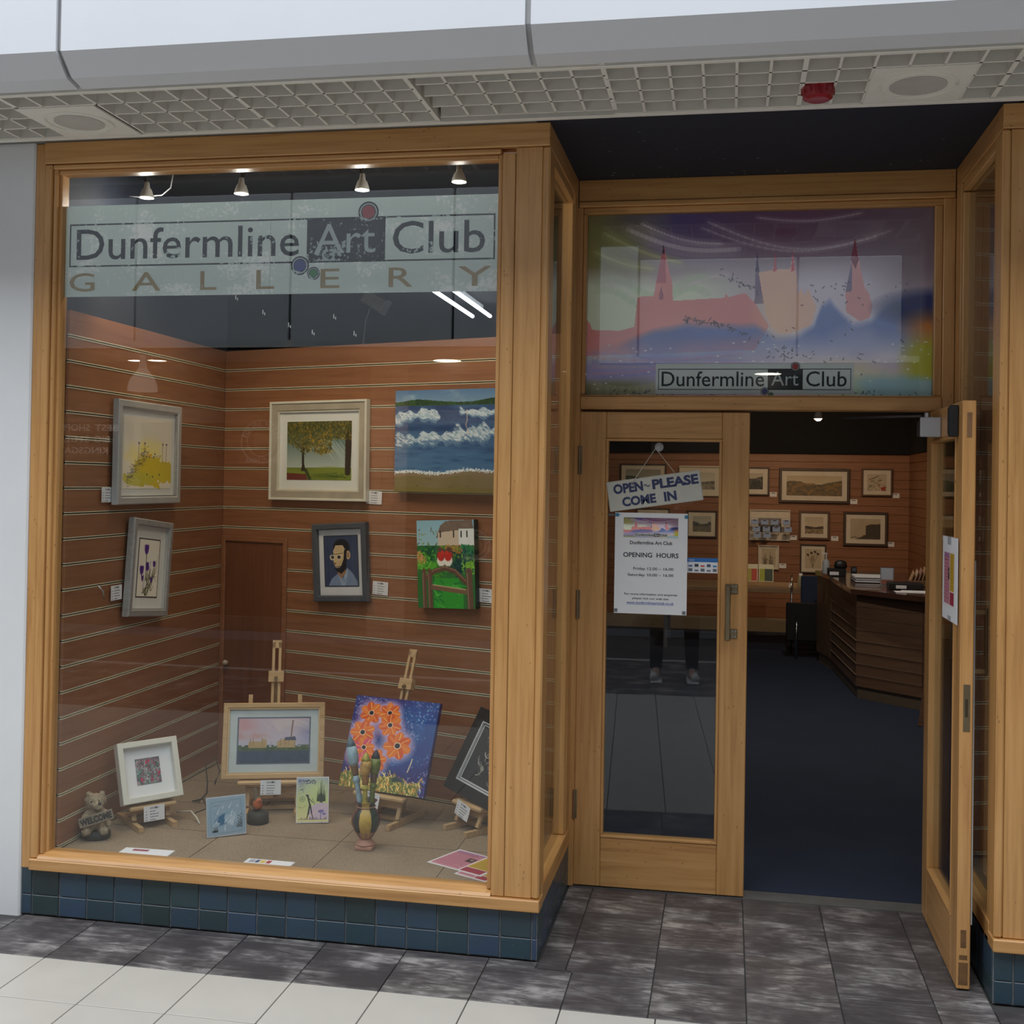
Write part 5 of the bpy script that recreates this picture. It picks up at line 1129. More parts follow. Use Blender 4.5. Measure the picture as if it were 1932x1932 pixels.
# black framed drawing
A = Art(110, 130, (46, 48, 52), 15); A.put(A.noise(4, 3), (34, 34, 42), .7)
for k in range(46):
    x, y = .3+.6*A.r.rand(), .12+.7*A.r.rand(); r = .04+.10*A.r.rand(); a0 = A.r.rand()*6
    A.path([(x+r*math.cos(a0+t*.35), y+r*math.sin(a0+t*.35)) for t in range(7)], .008+.012*A.r.rand(), [(176, 172, 160), (120, 118, 116), (210, 206, 190)][k % 3], .7)
for x, y in ((.5, .42), (.62, .50), (.4, .70), (.7, .25)): A.ell(x, y, .07, .045, (150, 150, 140), .8, .8)
b = on_easel(E4, 'framed_picture', 'picture', 'black-framed dark drawing half hidden behind the oak post', 27, -7)
frame(b, .382, .372, .052, .024, BLACK, A, .016, 0.0, mount=plain((0.10, 0.10, 0.11)), inner=plain((0.6, 0.6, 0.62)), lip=plain((0.6, 0.62, 0.64)))
front_card(E4, 'white price card hanging askew under the black frame', -.02, -.062, -14)

# --- greetings cards on small clear stands
def small_card(x, y, a, lean, roll, w, h, art, lab, stand=True):
    e = posed('greeting_card', x, y, ZF+.004, a, lean, roll, lab, 'card', 'handmade cards on clear stands')
    MB().box(-w/2, w/2, 0, .003, 0, h).build('card', PAPER, e, True); art_mesh('print', art, -w/2+.003, w/2-.003, .004, h-.004, -.0006, e, 1.15)
    for u in (-w*.3, w*.3): MB().box(u-.002, u+.002, -.012, .05, -.003, -.0005).box(u-.002, u+.002, -.012, -.009, -.003, .010).build('stand_foot', CLEAR, e, True)
    return e
A = Art(110, 110, (178, 198, 212), 16); A.put(A.noise(4, 2), (160, 184, 202), .6)
A.path([(.10, .12), (.88, .08), (.92, .5), (.90, .92), (.5, .95), (.12, .92), (.08, .5), (.10, .12)], .018, (128, 156, 172), .6)
for k in range(16): x, y = .1+.75*A.r.rand(), .15+.3*A.r.rand(); A.line(x, y, x+.07, y-.04, .007, (130, 150, 172), .6)
A.ell(.42, .58, .24, .13, (66, 124, 164), 1, -.5, .4); A.ell(.60, .55, .16, .15, (206, 222, 230), .8, -.3); A.poly([(.22, .62), (.12, .74), (.24, .78), (.34, .68)], (190, 210, 222)); A.poly([(.50, .44), (.62, .34), (.70, .50)], (150, 186, 206))
for k in range(7): A.line(.52+.02*k, .72, .46+.05*k, .40, .008, (236, 242, 246), .8)
for x, s_ in ((.22, 1), (.26, .8), (.18, .7), (.86, 1.5), (.82, 1.1), (.90, 1.1), (.78, .6)): A.line(x, .88 if x < .5 else .82, x+.03*(s_-.9), (.88 if x < .5 else .82)-.16*s_, .022, (34, 40, 44), 1, .006)
A.ell(.20, .88, .08, .03, (34, 40, 44)); 
for k in range(8): A.line(.86, .80-.04*k, .80+.12*(k % 2), .74-.04*k, .010, (44, 56, 58))
text_seg = [((.16, .22), (.20, .22)), ((.22, .21), (.26, .21)), ((.28, .20), (.31, .20))]
for p, q in text_seg: A.line(*p, *q, .012, (96, 112, 124))
for k in range(12): x, y = .2+.6*A.r.rand(), .1+.8*A.r.rand(); A.line(x, y, x+.13*A.r.rand(), y-.16*A.r.rand()-.05, .030, (246, 248, 250), .9, .004)  # white glare of the sleeve, painted into the print as streaks
c1 = small_card(.631, .37, 33, 8, 1.5, .158, .158, A, 'square blue fish card in a glossy sleeve on a clear stand')
MB().box(-.082, .082, -.0022, -.0016, -.001, .160).build('clear_sleeve', CLEAR, c1, True)
A = Art(100, 140, (190, 200, 160), 17); A.grad((160, 170, 200), (196, 206, 140), 0, .5); A.grad((196, 206, 140), (226, 216, 160), .5, 1); A.put(np.clip(1.2-np.hypot((A.X-.6)*2, (A.Y-.3)*2.2), 0, 1), (200, 216, 150), .8)
A.poly([(.40, .70), (.58, .60), (.78, .56), (1, .60), (1, .95), (.4, .95)], (206, 186, 204)); A.line(.42, .86, .95, .62, .03, (224, 196, 190)); A.ell(.78, .76, .10, .05, (130, 120, 180)); A.line(.78, .76, .77, .92, .02, (120, 110, 170)); A.ell(.88, .82, .06, .03, (110, 100, 170))
DK = (44, 46, 50)
for k in range(150):
    x = A.r.rand()*.55; y = .04+A.r.rand()*.10 if A.r.rand() < .6 else .04+A.r.rand()*.35
    if y > .14 and x > .18: continue
    A.ell(x+.05, y, .014, .010, (60, 60, 110), .9)
for x, t in ((.70, .22), (.76, .08), (.80, .05), (.86, .16), (.90, .28), (.66, .30)): A.line(x, .52, x, t, .05, (56, 70, 50), 1, .006)
A.ell(.78, .46, .15, .09, (52, 66, 48), .9, 1.5)
A.ell(.33, .40, .045, .035, DK); A.line(.35, .42, .42, .62, .05, DK); A.line(.42, .60, .37, .82, .05, DK); A.line(.37, .80, .33, .92, .03, DK); A.line(.43, .60, .48, .80, .04, DK); A.line(.47, .78, .53, .92, .025, DK); A.line(.38, .46, .52, .56, .02, DK); A.line(.50, .46, .58, .60, .014, (90, 100, 80))
for r in (.09, .06): A.path([(.17+r*math.cos(t*.6), .48+r*.7*math.sin(t*.6)) for t in range(12)], .010, (110, 130, 110))
A.ell(.17, .48, .02, .02, (60, 80, 70)); A.line(.05, .94, .95, .94, .012, DK)
for k in range(18): x = .06+.88*A.r.rand(); A.line(x, .94, x+.03*A.r.randn(), .90, .012, [DK, (120, 90, 150), (150, 110, 60)][k % 3])
A.path([(.02, .66), (.2, .68), (.3, .62)], .008, (120, 130, 80)); A.path([(.1, .64), (.1, .7)], .008, (120, 130, 80))
small_card(.903, .62, 14, 10, 1, .137, .189, A, 'pastel fairy silhouette card standing in front of the easels')

# --- leaflets lying on the display floor
def leaflet(x, y, a, w, h, art, lab, lift=0.0):
    e = posed('leaflet', x, y, ZF+.0015+lift, a, 90, 0, lab, 'leaflet', 'printed leaflets lying on the display floor')
    MB().box(-w/2, w/2, 0, .0008, 0, h).build('sheet', PAPER, e, True); art_mesh('print', art, -w/2+.004, w/2-.004, .004, h-.004, -.0006, e, 1.2)
    return e
def pinkflyer(W, H):
    A = Art(W, H, (232, 226, 230), 18); A.poly([(.02, .03), (.56, .03), (.56, .97), (.02, .97)], (196, 130, 146)); A.poly([(.02, .03), (.56, .03), (.56, .12), (.02, .12)], (168, 120, 160))
    for j in range(13):
        y = .10+.064*j; x = .05
        while x < .36+.12*A.r.rand(): L = .02+.05*A.r.rand(); A.line(x, y, x+L, y, .010 if j != 1 else .02, (110, 52, 80), .85); x += L+.02
    A.poly([(.40, .30), (.54, .30), (.54, .52), (.40, .52)], (70, 50, 50)); A.ell(.47, .38, .03, .03, (180, 150, 130))
    A.poly([(.59, .03), (.97, .03), (.97, .72), (.59, .72)], (192, 158, 50)); A.poly([(.59, .74), (.97, .74), (.97, .97), (.59, .97)], (160, 50, 72))
    for j in range(9): A.line(.64, .10+.066*j, .78+.12*A.r.rand(), .10+.066*j, .008, (130, 96, 30), .8)
    return A
FLY = pinkflyer(150, 106)
leaflet(1.620, .195, -26, .262, .20, FLY, 'pink and yellow leaflet lying beside the oak post')
leaflet(1.700, .12, -26, .15, .16, FLY, 'second leaflet half under the post, striped yellow and red', -.0012)
A = Art(120, 50, (226, 226, 232), 19); A.poly([(.18, .10), (.52, .10), (.52, .34), (.18, .34)], (150, 74, 92)); leaflet(.415, .052, 2, .205, .10, A, 'white leaflet with one dark red bar, left on the display floor')
A = Art(120, 50, (226, 226, 232), 20)
for x0, x1, c in ((.06, .18, (160, 160, 176)), (.20, .28, (60, 76, 120)), (.30, .42, (214, 186, 90)), (.44, .54, (170, 60, 70))): A.poly([(x0, .08), (x1, .08), (x1, .5), (x0, .5)], c)
leaflet(.920, .050, -1, .190, .085, A, 'white leaflet with blue, yellow and red blocks, middle of the display floor')

# --- vase and the three big paint brushes
vx, vy = 1.222, .36
vs_ = empty('vase', (vx, vy, ZF), 'small striped clay vase with brown, black, yellow and green bands', 'vase')
prof = [(.021, .040), (.030, .048), (.045, .072), (.056, .098), (.058, .120), (.050, .145), (.036, .160), (.033, .166), (.037, .170), (.033, .176), (.040, .186), (.045, .190), (.038, .189), (.028, .170)]
BAND = [plain(c, 0.35, var=.15, scale=60) for c in ((0.16, 0.055, 0.045), (0.018, 0.020, 0.022), (0.55, 0.36, 0.07), (0.025, 0.045, 0.035), (0.12, 0.02, 0.03), (0.035, 0.035, 0.03))]
CLAY = plain((0.50, 0.25, 0.17), 0.7, var=.1)
n = 36; m = MB(); m.smooth = True
m.v = [(vx+r*math.cos(2*PI*i/n), vy+r*math.sin(2*PI*i/n), ZF+z) for r, z in prof for i in range(n)]
for k in range(len(prof)-1):
    for i in range(n):
        m.f.append((k*n+i, k*n+(i+1) % n, (k+1)*n+(i+1) % n, (k+1)*n+i)); 
        d = (i*10+5-285) % 360                              # bands: yellow faces the street
        bi = 2 if (d < 22 or d > 338) else 1 if d > 300 else 3 if d < 62 else 0 if d > 255 else 4 if d < 120 else 5
        m.mi.append(6 if k < 1 or (k < 2 and i % 3) else bi)
m.f.append(tuple(range(n))[::-1]); m.mi.append(6)
m.build('body', BAND+[CLAY], vs_, smooth=True)
MB().lathe([(.034, .014), (.038, .020), (.030, .030), (.022, .040)], (vx, vy, ZF), 28).box(vx-.036, vx+.036, vy-.034, vy+.034, ZF, ZF+.015, .003).build('foot', CLAY, vs_)
MB().tube([(vx+.037*math.cos(t*PI/18), vy+.037*math.sin(t*PI/18), ZF+.168) for t in range(37)], .0022, 6).build('neck_cord', CLAY, vs_, smooth=True)
def brush(p0, p1, r, handle, ferr, brist, tip, lab):
    p0, p1 = Vector(p0), Vector(p1); d = p1-p0; L = d.length
    e = empty('paint_brush', p0, lab, 'paint brush', 'big decorative paint brushes in the vase')
    f = lambda t: p0+d*t
    MB().tube([f(0), f(.20), f(.40), f(.425), f(.435), f(.46), f(.475), f(.50)], [r*.55, r*.62, r*.50, r*.62, r*.78, r*.78, r*.6, r*.6], 12).build('handle', handle, e, smooth=True)
    MB().tube([f(.50), f(.53), f(.62), f(.63)], [r*.60, r*.66, r*.80, r*.82], 12).build('ferrule', ferr, e, smooth=True)
    MB().tube([f(.63), f(.69), f(.78), f(.87)], [r*.78, r*1.10, r*1.20, r*1.0], 14).build('bristles', brist, e, smooth=True)
    MB().tube([f(.87), f(.93), f(.975), f(1.0)], [r*1.0, r*.72, r*.38, r*.06], 14).build('bristle_tip', tip, e, smooth=True)
LB = plain((0.30, 0.42, 0.50), 0.5, var=.2, scale=60); YG = plain((0.42, 0.36, 0.05), 0.5, var=.35, scale=80); DKG = plain((0.16, 0.20, 0.04), 0.5, var=.3, scale=60)
FER = plain((0.20, 0.10, 0.05), 0.4, .3, var=.3)
brush((vx-.014, vy-.004, ZF+.13), (1.140, .385, .668), .0195, LB, FER, LB, plain((0.10, 0.16, 0.20), 0.6), 'pale blue oversized paint brush leaning left in the vase')
brush((vx+.000, vy-.018, ZF+.13), (1.226, .335, .620), .0185, YG, plain((0.30, 0.13, 0.03), 0.5, var=.4, scale=90), plain((0.46, 0.26, 0.06), 0.5, var=.6, scale=30), YG, 'yellow-green oversized paint brush upright at the front of the vase')
brush((vx+.016, vy+.006, ZF+.13), (1.258, .37, .625), .0185, DKG, plain((0.12, 0.06, 0.03)), DKG, plain((0.03, 0.03, 0.05), 0.6), 'dark green oversized paint brush behind the yellow-green one')

# --- figurines: each body one skin, grown round its masses
def skin(mb, voxel, name, mat, parent, rough=0.0, label=None, it=2):
    me = bpy.data.meshes.new('t'); me.from_pydata(mb.v, [], mb.f); o = bpy.data.objects.new('t', me); C.objects.link(o)
    r = o.modifiers.new('r', 'REMESH'); r.mode = 'VOXEL'; r.voxel_size = voxel
    if it: s = o.modifiers.new('s', 'SMOOTH'); s.factor = .6; s.iterations = it
    bpy.context.view_layer.update(); ev = o.evaluated_get(bpy.context.evaluated_depsgraph_get()); out = bpy.data.meshes.new_from_object(ev)
    bpy.data.objects.remove(o); V = np.zeros(len(out.vertices)*3); out.vertices.foreach_get('co', V); V = V.reshape(-1, 3)
    if rough:
        from mathutils import noise as mn
        nr = np.zeros(len(V)*3); out.vertices.foreach_get('normal', nr); nr = nr.reshape(-1, 3)
        V += nr*np.array([mn.noise(Vector(p)*110)+.5*mn.noise(Vector(p)*260) for p in V])[:, None]*rough
    c = (V.min(0)+V.max(0))/2; out.vertices.foreach_set('co', (V-c).ravel()); out.materials.clear(); out.materials.append(mat)
    out.polygons.foreach_set('use_smooth', [True]*len(out.polygons)); out.update(); out.name = name
    q = bpy.data.objects.new(name, out); C.objects.link(q); place(q, c, parent, False)
    if label: q['label'] = label
    return q
dx, dy = .128, .235
dg_ = empty('dog_figurine', (dx, dy, ZF), 'stone-coloured shaggy dog figurine holding a WELCOME board', 'figurine')
FUR = plain((0.34, 0.27, 0.18), 0.9, var=.35, scale=120, bmp=.5)
W_ = Vector((math.cos(.45), math.sin(.45), 0)); F_ = Vector((math.sin(.45), -math.cos(.45), 0))
def DP(u, f, z): q = Vector((dx, dy, ZF+z))+W_*u+F_*f; return tuple(q)
m = MB(); m.ball(DP(0, 0, .068), (.042, .040, .042)); m.ball(DP(0, .002, .103), (.035, .033, .030)); m.ball(DP(-.004, .012, .148), (.036, .033, .034)); m.ball(DP(.004, .040, .142), (.020, .018, .015)); m.ball(DP(.012, .046, .134), (.018, .014, .010))
for s in (-1, 1):
    m.capsule(DP(s*.032, .006, .10), DP(s*.050, .032, .072), .015, .014); m.capsule(DP(s*.022, .012, .046), DP(s*.034, .052, .040), .022, .018)
    m.ball(DP(s*.026-.004, .002, .176), (.012, .008, .014)); m.ball(DP(s*.030-.004, -.004, .150), (.012, .014, .022))
skin(m, .0042, 'body', FUR, dg_, .0035, it=1)
MB().ball(DP(.016, .060, .152), (.007, .006, .006), 12, 8).build('nose', BLACK, dg_, smooth=True)
for s in (-1, 1): MB().ball(DP(s*.014-.002, .041, .157), (.0035, .0035, .004), 10, 6).build('eye', BLACK, dg_, smooth=True)
for s in (-1, 1): MB().ball(DP(s*.050, .042, .068), (.011, .010, .012), 12, 8).build('paw', plain((0.50, 0.42, 0.30), .8), dg_, smooth=True)
MB().lathe([(.048, 0), (.056, .008), (.055, .026), (.047, .034)], (dx, dy, ZF), 26, 1.05, .95).build('base', plain((0.025, 0.028, 0.028), .7, bmp=.5), dg_, smooth=True)
sgn = posed('welcome_board', *DP(.008, .066, .078), 25.8, 8, 15, None, None)
sgn.parent = dg_; sgn.matrix_parent_inverse = dg_.matrix_basis.inverted()
MB().box(-.066, .066, -.003, .005, -.003, .036, .002).build('board', plain((0.24, 0.19, 0.14), .8, var=.3), sgn, True)
text('lettering', 'WELCOME', -.061, .061, .004, .030, -.0042, plain((0.012, 0.010, 0.009), .7), sgn, .05)
rx, ry = .676, .58
rb_ = empty('robin_figurine', (rx, ry, ZF), 'little robin figurine perched on a round dark pot', 'figurine')
MB().lathe([(.040, 0), (.046, .006), (.045, .040), (.036, .050), (.020, .054)], (rx, ry, ZF), 28).build('base', plain((0.035, 0.034, 0.030), .7), rb_, smooth=True)
m = MB(); m.ball((rx-.002, ry-.004, ZF+.080), (.023, .024, .024)); m.ball((rx+.006, ry-.012, ZF+.098), (.018, .017, .017)); m.capsule((rx-.010, ry+.010, ZF+.085), (rx-.024, ry+.022, ZF+.135), .013, .008)
skin(m, .003, 'body', plain((0.12, 0.09, 0.055), .7), rb_)
m = MB(); m.ball((rx+.003, ry-.013, ZF+.083), (.020, .019, .024)); m.ball((rx+.010, ry-.018, ZF+.098), (.014, .014, .014)); skin(m, .003, 'breast', plain((0.55, 0.13, 0.035), .6), rb_)
MB().cyl((rx+.020, ry-.028, ZF+.100), (rx+.031, ry-.038, ZF+.098), .003, .0005, 8).build('beak', BLACK, rb_); MB().ball((rx+.016, ry-.030, ZF+.104), .0022, 8, 6).build('eye', BLACK, rb_)
# --- cable and socket oddments behind the white frame
cb = MB().tube([(.36, .62, ZF+.004), (.39, .60, ZF+.02), (.42, .63, ZF+.03), (.37, .70, ZF+.05), (.31, .72, ZF+.03), (.30, .80, ZF+.006), (.27, .95, ZF+.004), (.22, 1.06, ZF+.03), (.19, 1.10, ZF+.09), (.22, 1.14, ZF+.12), (.25, 1.13, ZF+.06), (.24, 1.10, ZF+.006), (.20, 1.2, ZF+.004)], .0028, 6).build('electric_cable', BLACK, smooth=True); setp(cb, 'thin black cable coiling on the floor behind the white frame', 'cable')
wc = MB().tube([(.32, .55, ZF+.03), (.38, .56, ZF+.035), (.42, .53, ZF+.02), (.45, .50, ZF+.003)], .004, 6).build('electric_cable', plain((0.6, 0.57, 0.48)), smooth=True); setp(wc, 'short cream cable beside the small pine easel', 'cable')

# ================================================================ SIGNS ON THE DOORS
hs = posed('hanging_sign', 2.326, .7930, 1.608, 0, 0, 8.5, 'cream hanging board reading OPEN PLEASE COME IN', 'sign')
MB().box(-.196, .196, -.006, 0, 0, .126, .003).build('board', plain((0.60, 0.60, 0.54), .5, var=.05), hs, True)
NV = plain((0.035, 0.050, 0.135), .5)
text('lettering', 'OPEN', -.170, -.045, .070, .112, -.0066, NV, hs, .045); text('lettering', 'PLEASE', -.006, .186, .070, .112, -.0066, NV, hs, .045)
MB().tube([(-.040+.003*k, -.007, .090+.005*math.sin(k*.85)) for k in range(9)], .0016, 6).build('flourish', NV, hs, True)
text('lettering', 'COME', -.140, .002, .014, .054, -.0066, NV, hs, .045); text('lettering', 'IN', .036, .088, .014, .054, -.0066, NV, hs, .045)
STR = plain((0.55, 0.53, 0.48), .8)
cs = MB(); top = Vector((2.330, .784, 1.846))
for u in (-.10, .085): q = hs.matrix_basis @ Vector((u, -.007, .118)); cs.tube([top, q, q+Vector((.003, -.001, -.012))], .0014, 6)
cs.build('cord', STR, hs)
sk = empty('suction_cup', (2.332, .8, 1.855), 'clear suction hook holding up the cord of the cream board', 'hook')
MB().lathe([(.019, 0), (.018, .003), (.010, .006), (.006, .010)], (0, 0, 0), 20).build('cup', plain((0.45, 0.46, 0.47), .15), sk, True, smooth=True)
sk.matrix_world = Matrix.Translation((2.332, .8105, 1.855)) @ Matrix.Rotation(PI/2, 4, 'X')
nt_ = posed('opening_hours_notice', 2.305, .7925, 1.156, 0, 0, 0, 'white opening hours notice on the closed door leaf', 'notice')
w2, hh = .151, .422
MB().box(-w2, w2, -.0012, 0, 0, hh).build('sheet', PAPER, nt_, True)
small = Art(230, 84, (0, 0, 0)); small.a = TRA.a[::4, ::2]; small.H, small.W = small.a.shape[:2]; small.a = np.clip(small.a*1.08, 0, 1)
art_mesh('header_picture', small, -.115, .112, .320, .402, -.0020, nt_, 1.2)
MB().box(-.070, .070, -.0026, -.0021, .323, .337).build('logo_film', plain((0.6, 0.62, 0.62)), nt_, True); MB().box(.012, .037, -.0030, -.0026, .324, .336).build('logo_block', BLACK, nt_, True)
TK = plain((0.03, 0.03, 0.045), .6)
text('text_line', 'Dunfermline', -.066, .010, .326, .335, -.0031, TK, nt_, .02); text('text_line', 'Art', .014, .035, .326, .335, -.0034, PAPER, nt_, .02); text('text_line', 'Club', .039, .066, .326, .335, -.0031, TK, nt_, .02)
for body, a, b_, z0, z1, bd in (('Dunfermline Art Club', -.088, .088, .290, .305, .02), ('OPENING  HOURS', -.115, .115, .236, .256, .02), ('Friday 12.00 – 16.00', -.072, .095, .180, .195, .012), ('Saturday 10.00 – 16.00', -.095, .095, .154, .169, .012),
                             ('For more information and enquiries', -.108, .112, .075, .087, .012), ('please visit our web site', -.074, .076, .058, .069, .012)):
    text('text_line', body, a, b_, z0, z1, -.0017, TK, nt_, bd)
LK = plain((0.04, 0.10, 0.42), .6); text('text_line', 'www.dunfermlineartclub.co.uk', -.098, .098, .041, .052, -.0017, LK, nt_, .012); MB().box(-.098, .098, -.0017, -.0013, .0385, .0395).build('underline', LK, nt_, True)
for i, (u, v_) in enumerate(((-.143, .412), (.145, .408), (-.143, .012), (.140, .010))): MB().box(u-.007, u+.007, -.0035, -.0013, v_-.007, v_+.007, .001).build('adhesive_dot', plain((0.16, 0.18, 0.20) if i > 1 else (0.05, 0.22, 0.35)), nt_, True)
tp = MB()
for u in (-.176, -.165, -.152, -.136, .146, .158): tp.box(u, u+.006, -.0022, -.0014, .410, .414)
tp.build('blue_tape', plain((0.10, 0.45, 0.75), .3), nt_, True)
cs_ = posed('card_payment_sticker', 2.519, .8105, 1.333, 0, 0, 0, 'small payment sticker with a blue band on the door pane', 'sticker')
MB().box(-.065, .065, -.0006, 0, 0, .062).build('sticker', PAPER, cs_, True); MB().box(-.065, .065, -.0012, -.0006, .045, .062).build('blue_band', plain((0.03, 0.17, 0.50), .4), cs_, True)
text('text_line', 'Card', -.058, -.036, .050, .057, -.0016, PAPER, cs_, .01)
ic = [((0.10, 0.16, 0.40), 0), ((0.05, 0.05, 0.06), 1), ((0.60, 0.10, 0.05), 2), ((0.08, 0.10, 0.20), 3), ((0.05, 0.25, 0.50), 4)]
for r in (0, 1):
    for c, k in ic:
        u = -.050+.025*k; z0 = .028-.019*r
        MB().box(u-.008, u+.008, -.0012, -.0007, z0-.003, z0+(.009 if (k+r) % 2 else .004)).build('payment_icon', plain(c if r == 0 else (0.15, 0.17, 0.2), .5), cs_, True)
# poster on the open leaf
ps = posed('poster', 3.3975, .250, 1.232, -90, 0, 0, 'white-bordered pink and yellow poster on the open door leaf', 'poster')
MB().box(-.140, .140, -.0012, 0, 0, .297).build('sheet', PAPER, ps, True); art_mesh('print', pinkflyer(90, 110), -.110, .085, .052, .245, -.0018, ps, 1.0)
MB().box(-.045, .02, -.0022, -.0014, .270, .297).box(-.03, .03, -.0022, -.0014, 0, .018).build('tape', plain((0.42, 0.43, 0.47)), ps, True)

# ================================================================ THE FAR END OF THE SHOP
def far_pic(x0, x1, z0, z1, fw, fmat, paint, lab, border, mount=plain((0.66, 0.60, 0.50)), y=9.792, seed=30):
    e = posed('framed_picture', (x0+x1)/2, y, z0, 0, 0, 0, lab, 'picture', 'framed pictures on the far wall')
    A = Art(70, max(30, int(70*(z1-z0-2*fw-2*border)/(x1-x0-2*fw-2*border))), (190, 176, 150), seed); paint(A)
    frame(e, x1-x0, z1-z0, fw, .03, fmat, A, border, 0.0, mount=mount, gain=1.0); return e
def hills(sky, far_, near, acc, base=.45, amp=.12):
    def f(A):
        A.grad(sky, tuple(min(255, c+20) for c in sky), 0, .6); n = A.noise(7, 3); n2 = A.noise(14, 5)
        A.put((A.Y > base-amp*np.clip(np.sin(A.X*7+1)*.7+n, 0, 2)+.05)*1.0, far_, 1); A.put((A.Y > base+.18+.1*(n-.5))*1.0, near, 1); A.put((A.Y > base)*(n2 > .55), acc, .7)
        A.dabs(120, lambda x, y: y > base+.1, [far_, near, (40, 36, 30), acc], .05, .015, .1, .8, .4)
    return f
DKF = plain((0.06, 0.035, 0.022), .5); BRF = plain((0.12, 0.06, 0.03), .5); CRF = plain((0.62, 0.56, 0.46), .5)
far_pic(2.70, 3.092, 1.589, 1.919, .016, DKF, hills((180, 170, 150), (60, 56, 50), (40, 40, 40), (110, 104, 90), .30), 'dark-framed grey harbour picture, top row beside the closed leaf', .055)
far_pic(3.206, 4.001, 1.511, 1.913, .030, DKF, hills((186, 170, 140), (96, 82, 50), (104, 88, 56), (150, 110, 50), .38, .16), 'wide dark-framed mountain panorama, top row of the far wall', .055)
def redart(A):
    A.dabs(60, lambda x, y: y > .3, [(80, 56, 50), (150, 60, 50), (90, 90, 100), (60, 50, 46)], .10, .02, .4, .9, .8); A.line(.1, .35, .6, .12, .03, (70, 60, 56)); A.line(.3, .3, .4, .6, .02, (70, 60, 56)); A.poly([(.7, .8), (.95, .75), (.95, 1), (.75, 1)], (160, 50, 40))
far_pic(4.130, 4.472, 1.604, 1.923, .018, BRF, redart, 'brown-framed red and grey boat sketch, right end of the top row', .045)
far_pic(2.874, 3.338, 1.064, 1.424, .014, CRF, hills((120, 110, 110), (70, 70, 80), (90, 84, 84), (150, 130, 110)), 'cream-framed picture half covered by blue hanging cards', .085)
far_pic(3.436, 3.782, 1.088, 1.420, .024, BRF, hills((184, 170, 146), (70, 58, 44), (160, 140, 110), (96, 76, 52), .55, .05), 'brown-framed low shoreline picture, middle row', .045)
def cliff(A):
    A.put(A.noise(4, 4), (160, 146, 120), .6); A.poly([(.52, .35), (.62, .28), (1, .25), (1, 1), (.15, 1), (.52, .80)], (70, 60, 46)); A.dabs(60, lambda x, y: y > .8, [(60, 54, 46), (110, 96, 76)], .1, .02, 0, .9, .2)
far_pic(3.935, 4.425, 1.029, 1.421, .028, DKF, cliff, 'dark-framed sea cliff picture, right end of the middle row', .05)
def towers(A):
    for x, t in ((.2, .3), (.3, .22), (.62, .12), (.75, .35)): A.line(x, .95, x, t, .14, (110, 100, 84), .9, .01)
    A.dabs(90, lambda x, y: y > .45, [(70, 62, 52), (140, 128, 104), (90, 84, 64)], .05, .03, 1.5, .8, .5)
far_pic(2.978, 3.216, .729, 1.010, .012, CRF, towers, 'small pale framed sketch of towers, bottom row', .028)
def roses(A):
    for x, y in ((.18, .30), (.40, .20), (.62, .14), (.80, .25)): A.line(.48, .95, x, y, .02, (84, 80, 56)); A.ell(x, y, .09, .07, (74, 54, 50), 1, .5); 
    A.ell(.47, .50, .14, .20, (150, 126, 100), .8)
far_pic(3.454, 3.748, .698, 1.035, .016, DKF, roses, 'pale flower spray picture standing low behind the counter', .04)
far_pic(1.35, 1.90, 1.60, 1.943, .018, DKF, hills((150, 150, 140), (70, 90, 80), (60, 80, 70), (90, 110, 100)), 'dark-framed green picture seen through the door pane, left', .05)
far_pic(2.05, 2.545, 1.569, 1.926, .018, CRF, hills((190, 184, 170), (120, 116, 110), (150, 144, 130), (90, 90, 90), .5, .05), 'pale-framed misty picture seen through the door pane, right', .06)
far_pic(1.55, 1.95, 1.10, 1.42, .018, BRF, hills((180, 160, 120), (130, 90, 50), (90, 70, 50), (150, 120, 80)), 'brown-framed picture behind the hanging board in the door pane', .05)
far_pic(2.15, 2.50, 1.08, 1.40, .018, DKF, hills((170, 170, 160), (80, 86, 90), (110, 110, 100), (140, 130, 110)), 'dark-framed picture behind the opening hours notice', .05)
for i, (x, z, wh) in enumerate(((3.143, 1.577, 'right of the grey harbour picture'), (4.049, 1.510, 'right of the mountain panorama'), (4.513, 1.587, 'right of the boat sketch'), (3.376, 1.078, 'right of the cream-framed picture'), (3.842, 1.080, 'right of the low shoreline picture'), (4.462, 1.028, 'right of the sea cliff picture'), (3.260, .747, 'right of the sketch of towers'))):
    c = price_card(x, 9.795, z, 0, 0, 0, 'tiny white card on the far wall, '+wh, big=False, w=.082, h=.054); c['group'] = 'price cards on the far wall'
# blue cards in a hanging clear holder
BLC = plain((0.28, 0.38, 0.62), .5); 
for r, (zz, n_, x0) in enumerate(((1.255, 4, 2.93), (1.175, 4, 2.95), (1.105, 2, 2.96))):
    for k in range(n_):
        e = posed('hanging_card', x0+.112*k+(.02 if k == 3 else 0), 9.60, zz, 0, 0, 0, 'small blue card in the hanging rows, %s row, %s' % (('top', 'middle', 'bottom')[r], ('left end', 'second along', 'third along', 'right end')[k] if n_ == 4 else ('left one', 'right one')[k]), 'card', 'blue cards hanging before the far wall')
        MB().box(-.042, .042, -.001, 0, 0, .058).build('card', BLC, e, True); MB().box(-.02, .02, -.0016, -.001, .044, .054).build('logo_mark', TK, e, True)
wr_ = MB()
for x in (2.93, 3.042, 3.154, 3.286): wr_.cyl((x, 9.603, 1.07), (x, 9.603, 1.34), .0015, n=6)
